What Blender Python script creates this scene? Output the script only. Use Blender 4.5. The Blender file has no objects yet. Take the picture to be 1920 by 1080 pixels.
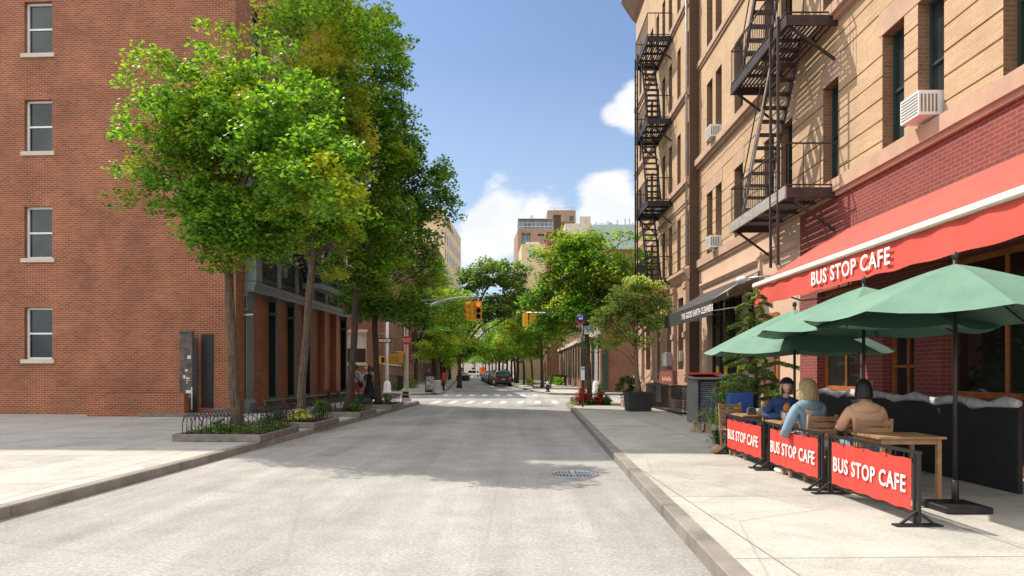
import bpy, bmesh, math, random
import numpy as np
from mathutils import Vector, Matrix, noise
R = math.radians
PI = math.pi
rnd = random.Random(7)
scene = bpy.context.scene
COL = scene.collection

# ------------------------------------------------------------------ camera model (metres; camera at the origin, looking along +Y)
CAM_H = 1.6; F = 1250.0; HZ = 697.0
SW = 0.13                                   # pavement height above the road
def at(px, py, Y):                          # the point seen at photo pixel (px,py) standing Y metres away
    return Vector(((px-960)*Y/F, Y, CAM_H+(HZ-py)*Y/F))

# ------------------------------------------------------------------ object helpers
def props(o, label=None, cat=None, group=None, kind=None):
    if label: o['label'] = label
    if cat: o['category'] = cat
    if group: o['group'] = group
    if kind: o['kind'] = kind
    return o
def empty(name, loc=(0,0,0), rz=0.0, label=None, cat=None, group=None):
    o = bpy.data.objects.new(name, None); COL.objects.link(o)
    o.location = loc; o.rotation_euler = (0,0,rz); o.empty_display_size = .2
    return props(o, label, cat, group)
def copy_tree(o, parent=None):
    c = o.copy(); COL.objects.link(c); c.parent = parent
    for ch in list(o.children): copy_tree(ch, c)
    return c
def mesh_obj(name, me, parent=None, loc=None):
    o = bpy.data.objects.new(name, me); COL.objects.link(o)
    if parent is not None: o.parent = parent
    if loc is not None: o.location = loc
    return o

class MB:
    """collects faces, then builds one mesh object"""
    def __init__(s): s.v=[]; s.f=[]; s.m=[]; s.mats=[]; s.cur=0; s.sm=[]; s.smooth=False
    def use(s, mat):
        if mat not in s.mats: s.mats.append(mat)
        s.cur = s.mats.index(mat); return s
    def face(s, pts):
        n=len(s.v); s.v += [tuple(p) for p in pts]; s.f.append(tuple(range(n,n+len(pts)))); s.m.append(s.cur); s.sm.append(s.smooth)
    def raw(s, vs, fs, smooth=None):
        n=len(s.v); s.v += [tuple(p) for p in vs]
        for f in fs: s.f.append(tuple(i+n for i in f)); s.m.append(s.cur); s.sm.append(s.smooth if smooth is None else smooth)
    def box(s, x0,x1,y0,y1,z0,z1, M=None):
        vs=[(x0,y0,z0),(x1,y0,z0),(x1,y1,z0),(x0,y1,z0),(x0,y0,z1),(x1,y0,z1),(x1,y1,z1),(x0,y1,z1)]
        if M is not None: vs=[M@Vector(v) for v in vs]
        s.raw(vs, [(0,3,2,1),(4,5,6,7),(0,1,5,4),(1,2,6,5),(2,3,7,6),(3,0,4,7)], False)
    def frustum(s, x0,x1,y0,y1,z0,X0,X1,Y0,Y1,z1):
        vs=[(x0,y0,z0),(x1,y0,z0),(x1,y1,z0),(x0,y1,z0),(X0,Y0,z1),(X1,Y0,z1),(X1,Y1,z1),(X0,Y1,z1)]
        s.raw(vs, [(0,3,2,1),(4,5,6,7),(0,1,5,4),(1,2,6,5),(2,3,7,6),(3,0,4,7)], False)
    def bar(s, a, b, w, h=None):
        """square bar from a to b"""
        a=Vector(a); b=Vector(b); h=h or w; d=(b-a)
        if d.length<1e-6: return
        d.normalize(); up=Vector((0,0,1)) if abs(d.z)<.95 else Vector((1,0,0))
        sx=d.cross(up).normalized(); sy=sx.cross(d).normalized()
        vs=[]
        for p in (a,b):
            for i,j in ((-1,-1),(1,-1),(1,1),(-1,1)): vs.append(p+sx*(i*w/2)+sy*(j*h/2))
        s.raw(vs,[(0,3,2,1),(4,5,6,7),(0,1,5,4),(1,2,6,5),(2,3,7,6),(3,0,4,7)],False)
    def tube(s, path, r, n=8, caps=True):
        """round tube along points; r number or list"""
        path=[Vector(p) for p in path]; k=len(path)
        rr=[r]*k if not hasattr(r,'__len__') else list(r)
        rings=[]; prev=None
        for i,p in enumerate(path):
            d=(path[min(i+1,k-1)]-path[max(i-1,0)])
            if d.length<1e-9: d=Vector((0,0,1))
            d.normalize()
            if prev is None: prev=Vector((1,0,0)) if abs(d.x)<.9 else Vector((0,1,0))
            sx=(prev-d*prev.dot(d))
            if sx.length<1e-5: sx=d.orthogonal()
            sx.normalize(); prev=sx; sy=d.cross(sx)
            rings.append([p+sx*(rr[i]*math.cos(2*PI*j/n))+sy*(rr[i]*math.sin(2*PI*j/n)) for j in range(n)])
        vs=[v for rg in rings for v in rg]; fs=[]
        for i in range(k-1):
            for j in range(n):
                a=i*n+j; b=i*n+(j+1)%n; fs.append((a,b,b+n,a+n))
        if caps: fs.append(tuple(range(n-1,-1,-1))); fs.append(tuple(range((k-1)*n,k*n)))
        s.raw(vs,fs,True)
    def cyl(s, x,y,z0,z1,r0,r1=None,n=16): s.tube([(x,y,z0),(x,y,z1)],[r0,r1 if r1 is not None else r0],n)
    def lathe(s, prof, x=0,y=0,z=0,n=20, sx=1, sy=1):
        vs=[];fs=[]
        for r,h in prof:
            for j in range(n): vs.append((x+sx*r*math.cos(2*PI*j/n),y+sy*r*math.sin(2*PI*j/n),z+h))
        k=len(prof)
        for i in range(k-1):
            for j in range(n):
                a=i*n+j;b=i*n+(j+1)%n; fs.append((a,b,b+n,a+n))
        fs.append(tuple(range(n-1,-1,-1))); fs.append(tuple(range((k-1)*n,k*n)))
        s.raw(vs,fs,True)
    def ell(s, c, r, n=14, m=9, M=None):
        vs=[];fs=[]
        for i in range(m+1):
            t=PI*i/m
            for j in range(n):
                a=2*PI*j/n
                v=Vector((r[0]*math.sin(t)*math.cos(a), r[1]*math.sin(t)*math.sin(a), r[2]*math.cos(t)))
                if M is not None: v=M@v
                vs.append(Vector(c)+v)
        for i in range(m):
            for j in range(n):
                a=i*n+j;b=i*n+(j+1)%n; fs.append((a,a+n,b+n,b))
        s.raw(vs,fs,True)
    def prism(s, poly, z0, z1):
        """poly: xy list, extruded in z"""
        n=len(poly)
        vs=[(x,y,z0) for x,y in poly]+[(x,y,z1) for x,y in poly]
        fs=[tuple(range(n-1,-1,-1)),tuple(range(n,2*n))]+[(i,(i+1)%n,(i+1)%n+n,i+n) for i in range(n)]
        s.raw(vs,fs,False)
    def extr(s, poly, a, b, axis='x'):
        """poly: pairs in the plane across axis, extruded along axis from a to b. axis x -> pairs are (y,z); axis y -> (x,z)"""
        n=len(poly)
        mk=(lambda t,p:(t,p[0],p[1])) if axis=='x' else (lambda t,p:(p[0],t,p[1]))
        vs=[mk(a,p) for p in poly]+[mk(b,p) for p in poly]
        fs=[tuple(range(n-1,-1,-1)),tuple(range(n,2*n))]+[(i,(i+1)%n,(i+1)%n+n,i+n) for i in range(n)]
        s.raw(vs,fs,False)
    def mesh(s, name, mat=None, bevel=0):
        me=bpy.data.meshes.new(name); me.from_pydata([tuple(v) for v in s.v],[],s.f)
        if mat is not None and not s.mats: me.materials.append(mat)
        else:
            for m in s.mats: me.materials.append(m)
            me.polygons.foreach_set('material_index', s.m)
        me.polygons.foreach_set('use_smooth', s.sm)
        me.validate(); me.update()
        bm=bmesh.new(); bm.from_mesh(me)
        bmesh.ops.recalc_face_normals(bm, faces=bm.faces)
        if bevel:
            es=[e for e in bm.edges if len(e.link_faces)==2 and e.calc_face_angle(0)>.6 and not e.smooth is None]
            bmesh.ops.bevel(bm, geom=es, offset=bevel, segments=1, affect='EDGES', clamp_overlap=True)
        bm.to_mesh(me); bm.free()
        return me
    def build(s, name, mat=None, parent=None, bevel=0, **kw):
        o=mesh_obj(name, s.mesh(name,mat,bevel), parent)
        return props(o, **kw)

# ------------------------------------------------------------------ materials
def new_mat(name):
    m=bpy.data.materials.new(name); m.use_nodes=True
    nt=m.node_tree; b=nt.nodes['Principled BSDF']; return m,nt,b
def N(nt,t,**kw):
    n=nt.nodes.new(t)
    for k,v in kw.items(): setattr(n,k,v)
    return n
def setin(n,**kw):
    for k,v in kw.items(): n.inputs[k.replace('_',' ')].default_value=v
def ramp(nt, fac, stops):
    r=nt.nodes.new('ShaderNodeValToRGB'); e=r.color_ramp.elements
    while len(e)<len(stops): e.new(.5)
    for i,(p,c) in enumerate(stops):
        e[i].position=p; e[i].color=(c[0],c[1],c[2],1) if hasattr(c,'__len__') else (c,c,c,1)
    nt.links.new(fac,r.inputs[0]); return r.outputs[0]
def noise_tex(nt, scale, detail=4, rough=.6, vec=None, dist=0):
    n=nt.nodes.new('ShaderNodeTexNoise'); n.inputs['Scale'].default_value=scale; n.inputs['Detail'].default_value=detail
    n.inputs['Roughness'].default_value=rough; n.inputs['Distortion'].default_value=dist
    if vec is not None: nt.links.new(vec,n.inputs['Vector'])
    return n.outputs['Fac']
def objco(nt):
    for n in nt.nodes:
        if n.bl_idname=='ShaderNodeTexCoord': return n.outputs['Object']
    return nt.nodes.new('ShaderNodeTexCoord').outputs['Object']
def mixc(nt, fac, a, b, mode='MIX'):
    m=nt.nodes.new('ShaderNodeMix'); m.data_type='RGBA'; m.blend_type=mode
    def put(sock,v):
        if isinstance(v,bpy.types.NodeSocket): nt.links.new(v,sock)
        elif hasattr(v,'__len__'): sock.default_value=(v[0],v[1],v[2],1)
        else: sock.default_value=v
    put(m.inputs[0],fac); put(m.inputs[6],a); put(m.inputs[7],b); return m.outputs[2]
def bump(nt,b,h,strength=.3,dist=.02):
    n=nt.nodes.new('ShaderNodeBump'); n.inputs['Strength'].default_value=strength; n.inputs['Distance'].default_value=dist
    nt.links.new(h,n.inputs['Height']); nt.links.new(n.outputs[0],b.inputs['Normal'])
def mat_plain(name, col, rough=.6, metal=0, var=.15, scale=3.0, bmp=0, spec=.5, coat=0):
    m,nt,b=new_mat(name); co=objco(nt)
    f=noise_tex(nt,scale,5,.6,co)
    c=[tuple(max(0,x*(1-var)) for x in col), tuple(min(1,x*(1+var)) for x in col)]
    nt.links.new(ramp(nt,f,[(.3,c[0]),(.7,c[1])]),b.inputs['Base Color'])
    b.inputs['Roughness'].default_value=rough; b.inputs['Metallic'].default_value=metal
    b.inputs['Specular IOR Level'].default_value=spec; b.inputs['Coat Weight'].default_value=coat
    if bmp: bump(nt,b,noise_tex(nt,scale*12,4,.6,co),bmp,.01)
    return m
def wall_uv(nt):
    """(u, z) coordinates on upright faces in the object's own frame"""
    tc=[n for n in nt.nodes if n.bl_idname=='ShaderNodeTexCoord']
    tc=tc[0] if tc else nt.nodes.new('ShaderNodeTexCoord')
    so=N(nt,'ShaderNodeSeparateXYZ'); nt.links.new(tc.outputs['Object'],so.inputs[0])
    sn=N(nt,'ShaderNodeSeparateXYZ'); nt.links.new(tc.outputs['Normal'],sn.inputs[0])
    ab=N(nt,'ShaderNodeMath',operation='ABSOLUTE'); nt.links.new(sn.outputs[0],ab.inputs[0])
    gt=N(nt,'ShaderNodeMath',operation='GREATER_THAN'); nt.links.new(ab.outputs[0],gt.inputs[0]); gt.inputs[1].default_value=.6
    mx=N(nt,'ShaderNodeMix'); nt.links.new(gt.outputs[0],mx.inputs[0]); nt.links.new(so.outputs[0],mx.inputs[2]); nt.links.new(so.outputs[1],mx.inputs[3])
    cb=N(nt,'ShaderNodeCombineXYZ'); nt.links.new(mx.outputs[0],cb.inputs[0]); nt.links.new(so.outputs[2],cb.inputs[1])
    return cb.outputs[0]
def mat_brick(name,c1,c2,mortar,bw=.213,bh=.072,ms=.008,stain=.35,rough=.85,spread=.5,big=None):
    m,nt,b=new_mat(name); uv=wall_uv(nt); co=objco(nt)
    br=N(nt,'ShaderNodeTexBrick'); nt.links.new(uv,br.inputs['Vector'])
    br.offset=.5; br.squash=1
    setin(br,Scale=1.0,Mortar_Size=ms,Mortar_Smooth=.3,Bias=0.0,Brick_Width=bw,Row_Height=bh)
    br.inputs['Color1'].default_value=(*c1,1); br.inputs['Color2'].default_value=(*c2,1); br.inputs['Mortar'].default_value=(*mortar,1)
    f=noise_tex(nt,.7,6,.65,co)
    c=mixc(nt,1.0,br.outputs['Color'],ramp(nt,f,[(.25,1-stain),(.75,1+.0)]),'MULTIPLY')
    if big: c=mixc(nt,ramp(nt,noise_tex(nt,.35,3,.5,co),[(.45,0.0),(.62,.55)]),c,big)
    nt.links.new(c,b.inputs['Base Color']); b.inputs['Roughness'].default_value=rough
    bump(nt,b,br.outputs['Fac'],.35,.012); nt.nodes[-1].invert=True
    return m
def mat_glass(name, col=(.02,.028,.03), rough=.06):
    m,nt,b=new_mat(name); co=objco(nt)
    nt.links.new(ramp(nt,noise_tex(nt,.9,3,.5,co),[(.35,tuple(x*.5 for x in col)),(.7,tuple(x*1.8 for x in col))]),b.inputs['Base Color'])
    b.inputs['Roughness'].default_value=rough; b.inputs['Specular IOR Level'].default_value=.6
    return m
def mat_leaf(name, dark, light, patch=None, patch_amt=.5, patch_scale=.7, trans=.45, rough=.5):
    m=bpy.data.materials.new(name); m.use_nodes=True; nt=m.node_tree; nt.nodes.clear()
    out=N(nt,'ShaderNodeOutputMaterial'); geo=N(nt,'ShaderNodeNewGeometry'); tc=N(nt,'ShaderNodeTexCoord')
    c=ramp(nt,geo.outputs['Random Per Island'],[(0,tuple(x*.55 for x in dark)),(.5,tuple((a+b)/2 for a,b in zip(dark,light))),(.9,light),(1,tuple(x*1.35 for x in light))])
    if patch:
        f=noise_tex(nt,patch_scale,3,.5,tc.outputs['Object'])
        c=mixc(nt,ramp(nt,f,[(.62-patch_amt*.3,0.0),(.74-patch_amt*.3,1.0)]),c,patch)
    f2=noise_tex(nt,.45,2,.5,tc.outputs['Object'])
    c=mixc(nt,1.0,c,ramp(nt,f2,[(.3,.72),(.7,1.15)]),'MULTIPLY')
    d=N(nt,'ShaderNodeBsdfPrincipled'); nt.links.new(c,d.inputs['Base Color']); d.inputs['Roughness'].default_value=rough; d.inputs['Specular IOR Level'].default_value=.18
    t=N(nt,'ShaderNodeBsdfTranslucent'); nt.links.new(mixc(nt,1.0,c,(1.5,1.55,.6),'MULTIPLY'),t.inputs['Color'])
    mx=N(nt,'ShaderNodeMixShader'); mx.inputs[0].default_value=trans
    nt.links.new(d.outputs[0],mx.inputs[1]); nt.links.new(t.outputs[0],mx.inputs[2]); nt.links.new(mx.outputs[0],out.inputs[0])
    return m
def mat_bark(name,col,scale=1.0):
    m,nt,b=new_mat(name); co=objco(nt)
    mp=N(nt,'ShaderNodeMapping'); mp.inputs['Scale'].default_value=(14*scale,14*scale,2.6*scale); nt.links.new(co,mp.inputs[0])
    f=noise_tex(nt,1.5,6,.7,mp.outputs[0],.6)
    nt.links.new(ramp(nt,f,[(.35,tuple(x*.35 for x in col)),(.5,col),(.72,tuple(x*1.7 for x in col))]),b.inputs['Base Color'])
    b.inputs['Roughness'].default_value=.95; bump(nt,b,f,.9,.03); return m
def mat_asphalt(name,base=.16,tint=(1,.97,.92),speck=1.0):
    m,nt,b=new_mat(name); co=objco(nt)
    big=noise_tex(nt,.22,5,.6,co,.4); mid=noise_tex(nt,1.7,5,.7,co); fine=noise_tex(nt,28,5,.85,co)
    c=ramp(nt,big,[(.3,tuple(base*.74*t for t in tint)),(.52,tuple(base*t for t in tint)),(.75,tuple(base*1.18*t for t in tint))])
    c=mixc(nt,.55,c,ramp(nt,mid,[(.3,.75),(.7,1.2)]),'MULTIPLY')
    c=mixc(nt,.6*speck,c,ramp(nt,fine,[(.35,.55),(.5,1.0),(.68,1.6)]),'MULTIPLY')
    # long wheel streaks
    mp=N(nt,'ShaderNodeMapping'); mp.inputs['Scale'].default_value=(1.6,.09,1); mp.inputs['Rotation'].default_value=(0,0,R(2)); nt.links.new(co,mp.inputs[0])
    c=mixc(nt,.6,c,ramp(nt,noise_tex(nt,1.0,4,.6,mp.outputs[0]),[(.35,.74),(.65,1.12)]),'MULTIPLY')
    # oil spots / cracks
    vo=N(nt,'ShaderNodeTexVoronoi',feature='DISTANCE_TO_EDGE'); vo.inputs['Scale'].default_value=.32; nt.links.new(mixc(nt,.12,co,N(nt,'ShaderNodeTexNoise').outputs['Color']),vo.inputs['Vector'])
    c=mixc(nt,.22,c,ramp(nt,vo.outputs['Distance'],[(.0,.45),(.006,1.0)]),'MULTIPLY')
    nt.links.new(c,b.inputs['Base Color']); b.inputs['Roughness'].default_value=.9
    b.inputs['Specular IOR Level'].default_value=.3
    bump(nt,b,fine,.5,.006); return m
def mat_slabs(name,c1,c2,joint,w=1.5,h=1.5,rot=0,warm=None):
    m,nt,b=new_mat(name); co=objco(nt)
    mp=N(nt,'ShaderNodeMapping'); mp.inputs['Rotation'].default_value=(0,0,rot); nt.links.new(co,mp.inputs[0])
    br=N(nt,'ShaderNodeTexBrick'); nt.links.new(mp.outputs[0],br.inputs['Vector']); br.offset=0.0
    setin(br,Scale=1.0,Mortar_Size=.012,Mortar_Smooth=.4,Bias=0.0,Brick_Width=w,Row_Height=h)
    br.inputs['Color1'].default_value=(*c1,1); br.inputs['Color2'].default_value=(*c2,1); br.inputs['Mortar'].default_value=(*joint,1)
    c=mixc(nt,.7,br.outputs['Color'],ramp(nt,noise_tex(nt,1.1,6,.7,co,.5),[(.3,.62),(.55,1.0),(.75,1.2)]),'MULTIPLY')
    c=mixc(nt,.6,c,ramp(nt,noise_tex(nt,40,3,.7,co),[(.35,.75),(.65,1.25)]),'MULTIPLY')
    vo=N(nt,'ShaderNodeTexVoronoi',feature='DISTANCE_TO_EDGE'); vo.inputs['Scale'].default_value=.45
    mp2=N(nt,'ShaderNodeMapping'); nt.links.new(mixc(nt,.15,co,N(nt,'ShaderNodeTexNoise').outputs['Color']),vo.inputs['Vector'])
    c=mixc(nt,.5,c,ramp(nt,vo.outputs['Distance'],[(.0,.5),(.005,1.0)]),'MULTIPLY')
    nt.links.new(c,b.inputs['Base Color']); b.inputs['Roughness'].default_value=.88; b.inputs['Specular IOR Level'].default_value=.3
    bump(nt,b,noise_tex(nt,30,3,.7,co),.25,.005); return m

M={}
M['asphalt']=mat_asphalt('asphalt',.315,(1,.975,.94),1.15)
M['asphalt_shade']=mat_asphalt('asphalt_shade',.23,(.95,1,1.03),.7)
M['asphalt_repair']=mat_asphalt('asphalt_repair',.27,(1,.98,.96),.9)
M['ground']=mat_plain('ground',(.16,.15,.14),.95,scale=.2)
M['walk_left']=mat_slabs('walk_left',(.36,.345,.33),(.42,.405,.38),(.20,.19,.18),1.4,1.5,R(-2))
M['walk_right']=mat_slabs('walk_right',(.385,.375,.34),(.435,.42,.38),(.20,.19,.175),2.2,2.6,R(-1.5))
M['kerb']=mat_plain('kerb',(.21,.19,.17),.85,var=.3,scale=2,bmp=.3)
M['stone_curb']=mat_plain('stone_curb',(.17,.145,.13),.85,var=.35,scale=4,bmp=.4)
M['paint_white']=mat_plain('worn_white_paint',(.62,.60,.56),.7,var=.25,scale=5)
M['brick_red']=mat_brick('brick_red',(.38,.105,.046),(.25,.065,.03),(.47,.30,.185),ms=.009,stain=.5)
M['brick_red2']=mat_brick('brick_brown_red',(.26,.095,.048),(.165,.06,.032),(.36,.26,.18),ms=.008)
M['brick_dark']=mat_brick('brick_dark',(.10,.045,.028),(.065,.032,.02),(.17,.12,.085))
M['brick_beige']=mat_brick('brick_beige',(.65,.445,.275),(.55,.37,.225),(.45,.31,.195),bw=.31,bh=.056,ms=.005,stain=.3)
M['brick_reveal_shade']=mat_brick('brick_reveal_shaded',(.30,.16,.085),(.22,.115,.06),(.36,.23,.14),bh=.07)  # beige brick darkened to brown: the shade on window jambs put into colour
M['brick_painted']=mat_brick('brick_painted_maroon',(.27,.055,.045),(.22,.045,.04),(.36,.16,.13))
M['brick_far']=mat_brick('brick_far',(.42,.25,.16),(.36,.21,.14),(.42,.32,.25))
M['stucco_pink']=mat_plain('stucco_pink',(.60,.41,.30),.85,var=.08,scale=1.2,bmp=.15)
M['stone_pink']=mat_plain('brownstone_pink',(.46,.30,.215),.85,var=.14,scale=2,bmp=.3)
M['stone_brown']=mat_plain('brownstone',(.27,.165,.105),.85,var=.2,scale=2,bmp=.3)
M['limestone']=mat_plain('limestone',(.52,.46,.38),.85,var=.12,scale=1.5)
M['tan']=mat_plain('tan_stone',(.62,.49,.29),.85,var=.1,scale=.5)
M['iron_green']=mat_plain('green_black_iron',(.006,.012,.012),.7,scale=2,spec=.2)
M['column_sheen']=mat_plain('column_grey_green_sheen',(.07,.09,.085),.5,var=.15,scale=2)
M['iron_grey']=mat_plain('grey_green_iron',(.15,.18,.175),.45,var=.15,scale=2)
M['black_iron']=mat_plain('black_iron',(.012,.011,.011),.5,var=.4,scale=8)
M['rust_iron']=mat_plain('brown_black_iron',(.035,.022,.018),.55,var=.5,scale=6)
M['light_iron']=mat_plain('worn_pale_steel',(.33,.31,.28),.5,var=.3,scale=6)
M['galv']=mat_plain('galvanised_steel',(.40,.41,.41),.4,.4,var=.15,scale=3)
M['white_metal']=mat_plain('white_painted_steel',(.66,.68,.69),.45,var=.08,scale=2)
M['glass']=mat_glass('window_glass')
M['glass_blue']=mat_glass('blue_tinted_glass',(.10,.16,.20),.08)
M['glass_shop']=mat_glass('shop_glass',(.012,.016,.014),.03)
M['frame_green']=mat_plain('dark_green_frame',(.02,.045,.04),.5,scale=2)
M['frame_white']=mat_plain('white_window_frame',(.70,.70,.68),.5,var=.06)
M['frame_black']=mat_plain('black_frame',(.015,.015,.016),.45)
M['blind']=mat_plain('window_blind',(.50,.48,.44),.7,var=.1)
M['wood_orange']=mat_plain('varnished_wood',(.36,.13,.04),.4,var=.3,scale=5)
M['wood']=mat_plain('slatted_wood',(.36,.20,.10),.6,var=.3,scale=7)
M['wood_raw']=mat_plain('raw_timber',(.36,.25,.15),.8,var=.3,scale=9)
M['wood_grey']=mat_plain('weathered_grey_wood',(.10,.085,.075),.9,var=.6,scale=5)
M['red_cloth']=mat_plain('red_vinyl',(.62,.055,.04),.5,var=.1,scale=4)
M['red_awning']=mat_plain('red_canvas',(.58,.075,.055),.75,var=.14,scale=1.2,bmp=.5)
M['cream']=mat_plain('cream_trim',(.78,.72,.62),.6,var=.08)
M['black_canvas']=mat_plain('black_canvas',(.028,.026,.026),.75,var=.2,scale=3)
M['white_ink']=mat_plain('white_lettering',(.82,.80,.77),.6,var=.03)
M['black_ink']=mat_plain('black_lettering',(.01,.01,.01),.6)
M['green_canvas']=mat_plain('green_canvas',(.12,.235,.175),.75,var=.14,scale=1.6,bmp=.5)
M['yellow_metal']=mat_plain('signal_yellow',(.62,.32,.01),.45,var=.1)
M['red_sign']=mat_plain('red_sign',(.62,.03,.02),.4,var=.05)
M['blue_sign']=mat_plain('blue_sign',(.02,.05,.22),.4,var=.05)
M['skyblue_sign']=mat_plain('light_blue_sign',(.10,.30,.62),.4,var=.05)
M['white_sign']=mat_plain('white_sign',(.75,.75,.73),.5,var=.04)
M['blue_box']=mat_plain('blue_plastic',(.015,.075,.34),.4,var=.1)
M['yellow_ink']=mat_plain('yellow_lettering',(.75,.55,.03),.5,var=.05)
M['grey_panel']=mat_plain('grey_painted_board',(.17,.165,.155),.6,var=.2,scale=3)
M['soil']=mat_plain('soil',(.035,.022,.014),.95,var=.5,scale=12,bmp=.6)
M['pot_black']=mat_plain('dark_planter',(.022,.022,.024),.6,var=.3,scale=4)
M['terracotta']=mat_plain('terracotta',(.35,.13,.07),.8)
M['rubber']=mat_plain('rubber',(.012,.012,.012),.8)
M['bark']=mat_bark('bark',(.105,.075,.05))
M['bark_dark']=mat_bark('bark_dark',(.055,.036,.026))
M['bark_pale']=mat_bark('bark_pale',(.20,.135,.095),1.6)
M['leaf_ginkgo']=mat_leaf('leaf_ginkgo',(.055,.16,.02),(.23,.42,.05),(.30,.33,.03),.25,.9)
M['leaf_yellow']=mat_leaf('leaf_yellow',(.07,.19,.025),(.25,.40,.06),(.50,.47,.08),.45,.8,.55)
M['leaf_dark']=mat_leaf('leaf_dark',(.055,.15,.026),(.20,.35,.055),(.30,.36,.06),.15,.5,.55)
M['leaf_mid']=mat_leaf('leaf_mid',(.055,.16,.02),(.19,.36,.045),(.36,.40,.07),.35,.6,.55)
M['leaf_bright']=mat_leaf('leaf_bright',(.09,.24,.02),(.30,.48,.05),(.36,.38,.05),.4,.6)
M['leaf_olive']=mat_leaf('leaf_olive',(.06,.13,.04),(.22,.31,.10),None,trans=.6)
M['leaf_potted']=mat_leaf('leaf_speckled',(.12,.26,.05),(.50,.58,.20),(.42,.30,.12),.2,1.5)
M['leaf_conifer']=mat_leaf('leaf_conifer',(.09,.19,.05),(.34,.46,.14),(.30,.26,.09),.2,1.5,.3)
M['leaf_box']=mat_leaf('leaf_boxwood',(.008,.03,.010),(.03,.075,.02),None)
M['leaf_low']=mat_leaf('leaf_ground_cover',(.03,.08,.02),(.14,.22,.06),None)
M['leaf_hosta_yellow']=mat_leaf('leaf_hosta_yellow',(.32,.40,.05),(.62,.62,.16),None)
M['leaf_hosta']=mat_leaf('leaf_hosta',(.03,.10,.03),(.12,.23,.07),None)
M['petal_red']=mat_leaf('leaf_red',(.25,.012,.02),(.50,.04,.04),None)
M['skin']=mat_plain('skin',(.60,.36,.26),.5,var=.06)
M['skin_dark']=mat_plain('skin_brown',(.20,.10,.06),.5,var=.06)
M['hair_blonde']=mat_plain('hair_blonde',(.52,.38,.21),.45,var=.35,scale=30)
M['hair_pale']=mat_plain('hair_pale_blonde',(.60,.48,.32),.45,var=.35,scale=30)
M['hair_dark']=mat_plain('hair_dark',(.012,.010,.009),.5)
M['hair_blonde']=mat_bark('hair_blonde',(.50,.36,.20),7)
M['hair_pale']=mat_bark('hair_pale_blonde',(.58,.46,.30),7)
M['denim']=mat_plain('light_denim',(.20,.30,.38),.85,var=.3,scale=2.5,bmp=1.0)
M['navy']=mat_plain('navy_cloth',(.022,.05,.15),.85,var=.3,scale=2.5,bmp=1.0)
M['tee_orange']=mat_plain('orange_cloth',(.60,.22,.05),.8)
M['black_cloth']=mat_plain('black_cloth',(.008,.008,.010),.85)
M['grey_cloth']=mat_plain('grey_cloth',(.36,.37,.35),.85,var=.15)
M['white_cloth']=mat_plain('white_cloth',(.74,.72,.72),.85)
M['red_cotton']=mat_plain('brick_red_cotton',(.36,.07,.06),.85)
M['tan_cloth']=mat_plain('tan_cloth',(.45,.34,.22),.85)
M['peach_cloth']=mat_plain('peach_cloth',(.62,.36,.22),.85)
M['straw']=mat_plain('straw',(.62,.48,.28),.8)
M['cardboard']=mat_plain('cardboard',(.42,.29,.15),.8)
def mat_paint(name,col): return mat_plain(name,col,.25,var=.03,spec=.6,coat=.6)
# ------------------------------------------------------------------ world, sun, camera
SUN_AZ = (-.82,.57)      # horizontal direction towards the sun
SUN_EL = R(50)
w=bpy.data.worlds.new('World'); scene.world=w; w.use_nodes=True; nt=w.node_tree
bg=nt.nodes['Background']
sky=N(nt,'ShaderNodeTexSky'); sky.sky_type='NISHITA'; sky.sun_disc=False; sky.sun_elevation=SUN_EL
sky.sun_rotation=math.atan2(SUN_AZ[0],SUN_AZ[1]); sky.altitude=0; sky.air_density=1.15; sky.dust_density=.6; sky.ozone_density=1.6
tc=N(nt,'ShaderNodeTexCoord'); D=tc.outputs['Generated']
def cloud_mask():
    mp=N(nt,'ShaderNodeMapping'); mp.inputs['Scale'].default_value=(1,1,1.7); nt.links.new(D,mp.inputs[0])
    n1=noise_tex(nt,4.2,9,.56,mp.outputs[0],.25)
    tot=None
    for (px,py,rad,amp) in ((930,420,.085,.34),(885,455,.07,.3),(1000,430,.075,.3),(1150,395,.066,.34),(1215,380,.05,.3),(1190,190,.05,.36),(1160,205,.035,.26),(1290,150,.08,.3),
                            (700,420,.09,.3),(960,560,.12,.25),(300,120,.2,.28)):
        d=at(px,py,100)-Vector((0,0,CAM_H)); d.normalize()
        dp=N(nt,'ShaderNodeVectorMath',operation='DISTANCE'); nt.links.new(D,dp.inputs[0]); dp.inputs[1].default_value=d
        mr=N(nt,'ShaderNodeMapRange'); mr.interpolation_type='SMOOTHSTEP'; nt.links.new(dp.outputs['Value'],mr.inputs[0])
        mr.inputs[1].default_value=0; mr.inputs[2].default_value=rad*1.35; mr.inputs[3].default_value=amp; mr.inputs[4].default_value=0
        if tot is None: tot=mr.outputs[0]
        else:
            mx=N(nt,'ShaderNodeMath',operation='MAXIMUM'); nt.links.new(tot,mx.inputs[0]); nt.links.new(mr.outputs[0],mx.inputs[1]); tot=mx.outputs[0]
    ad=N(nt,'ShaderNodeMath',operation='ADD'); nt.links.new(n1,ad.inputs[0]); nt.links.new(tot,ad.inputs[1])
    mr=N(nt,'ShaderNodeMapRange'); mr.interpolation_type='SMOOTHSTEP'; nt.links.new(ad.outputs[0],mr.inputs[0]); mr.inputs[1].default_value=.66; mr.inputs[2].default_value=.77
    return mr.outputs[0]
cm=cloud_mask()
ccol=ramp(nt,noise_tex(nt,9,6,.6,D),[(.3,(2.7,2.85,3.1)),(.6,(3.3,3.3,3.35))])
SKYCOL=mixc(nt,1.0,sky.outputs[0],(.42,.425,.46),'MULTIPLY')
sz=N(nt,'ShaderNodeSeparateXYZ'); nt.links.new(D,sz.inputs[0])
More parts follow.
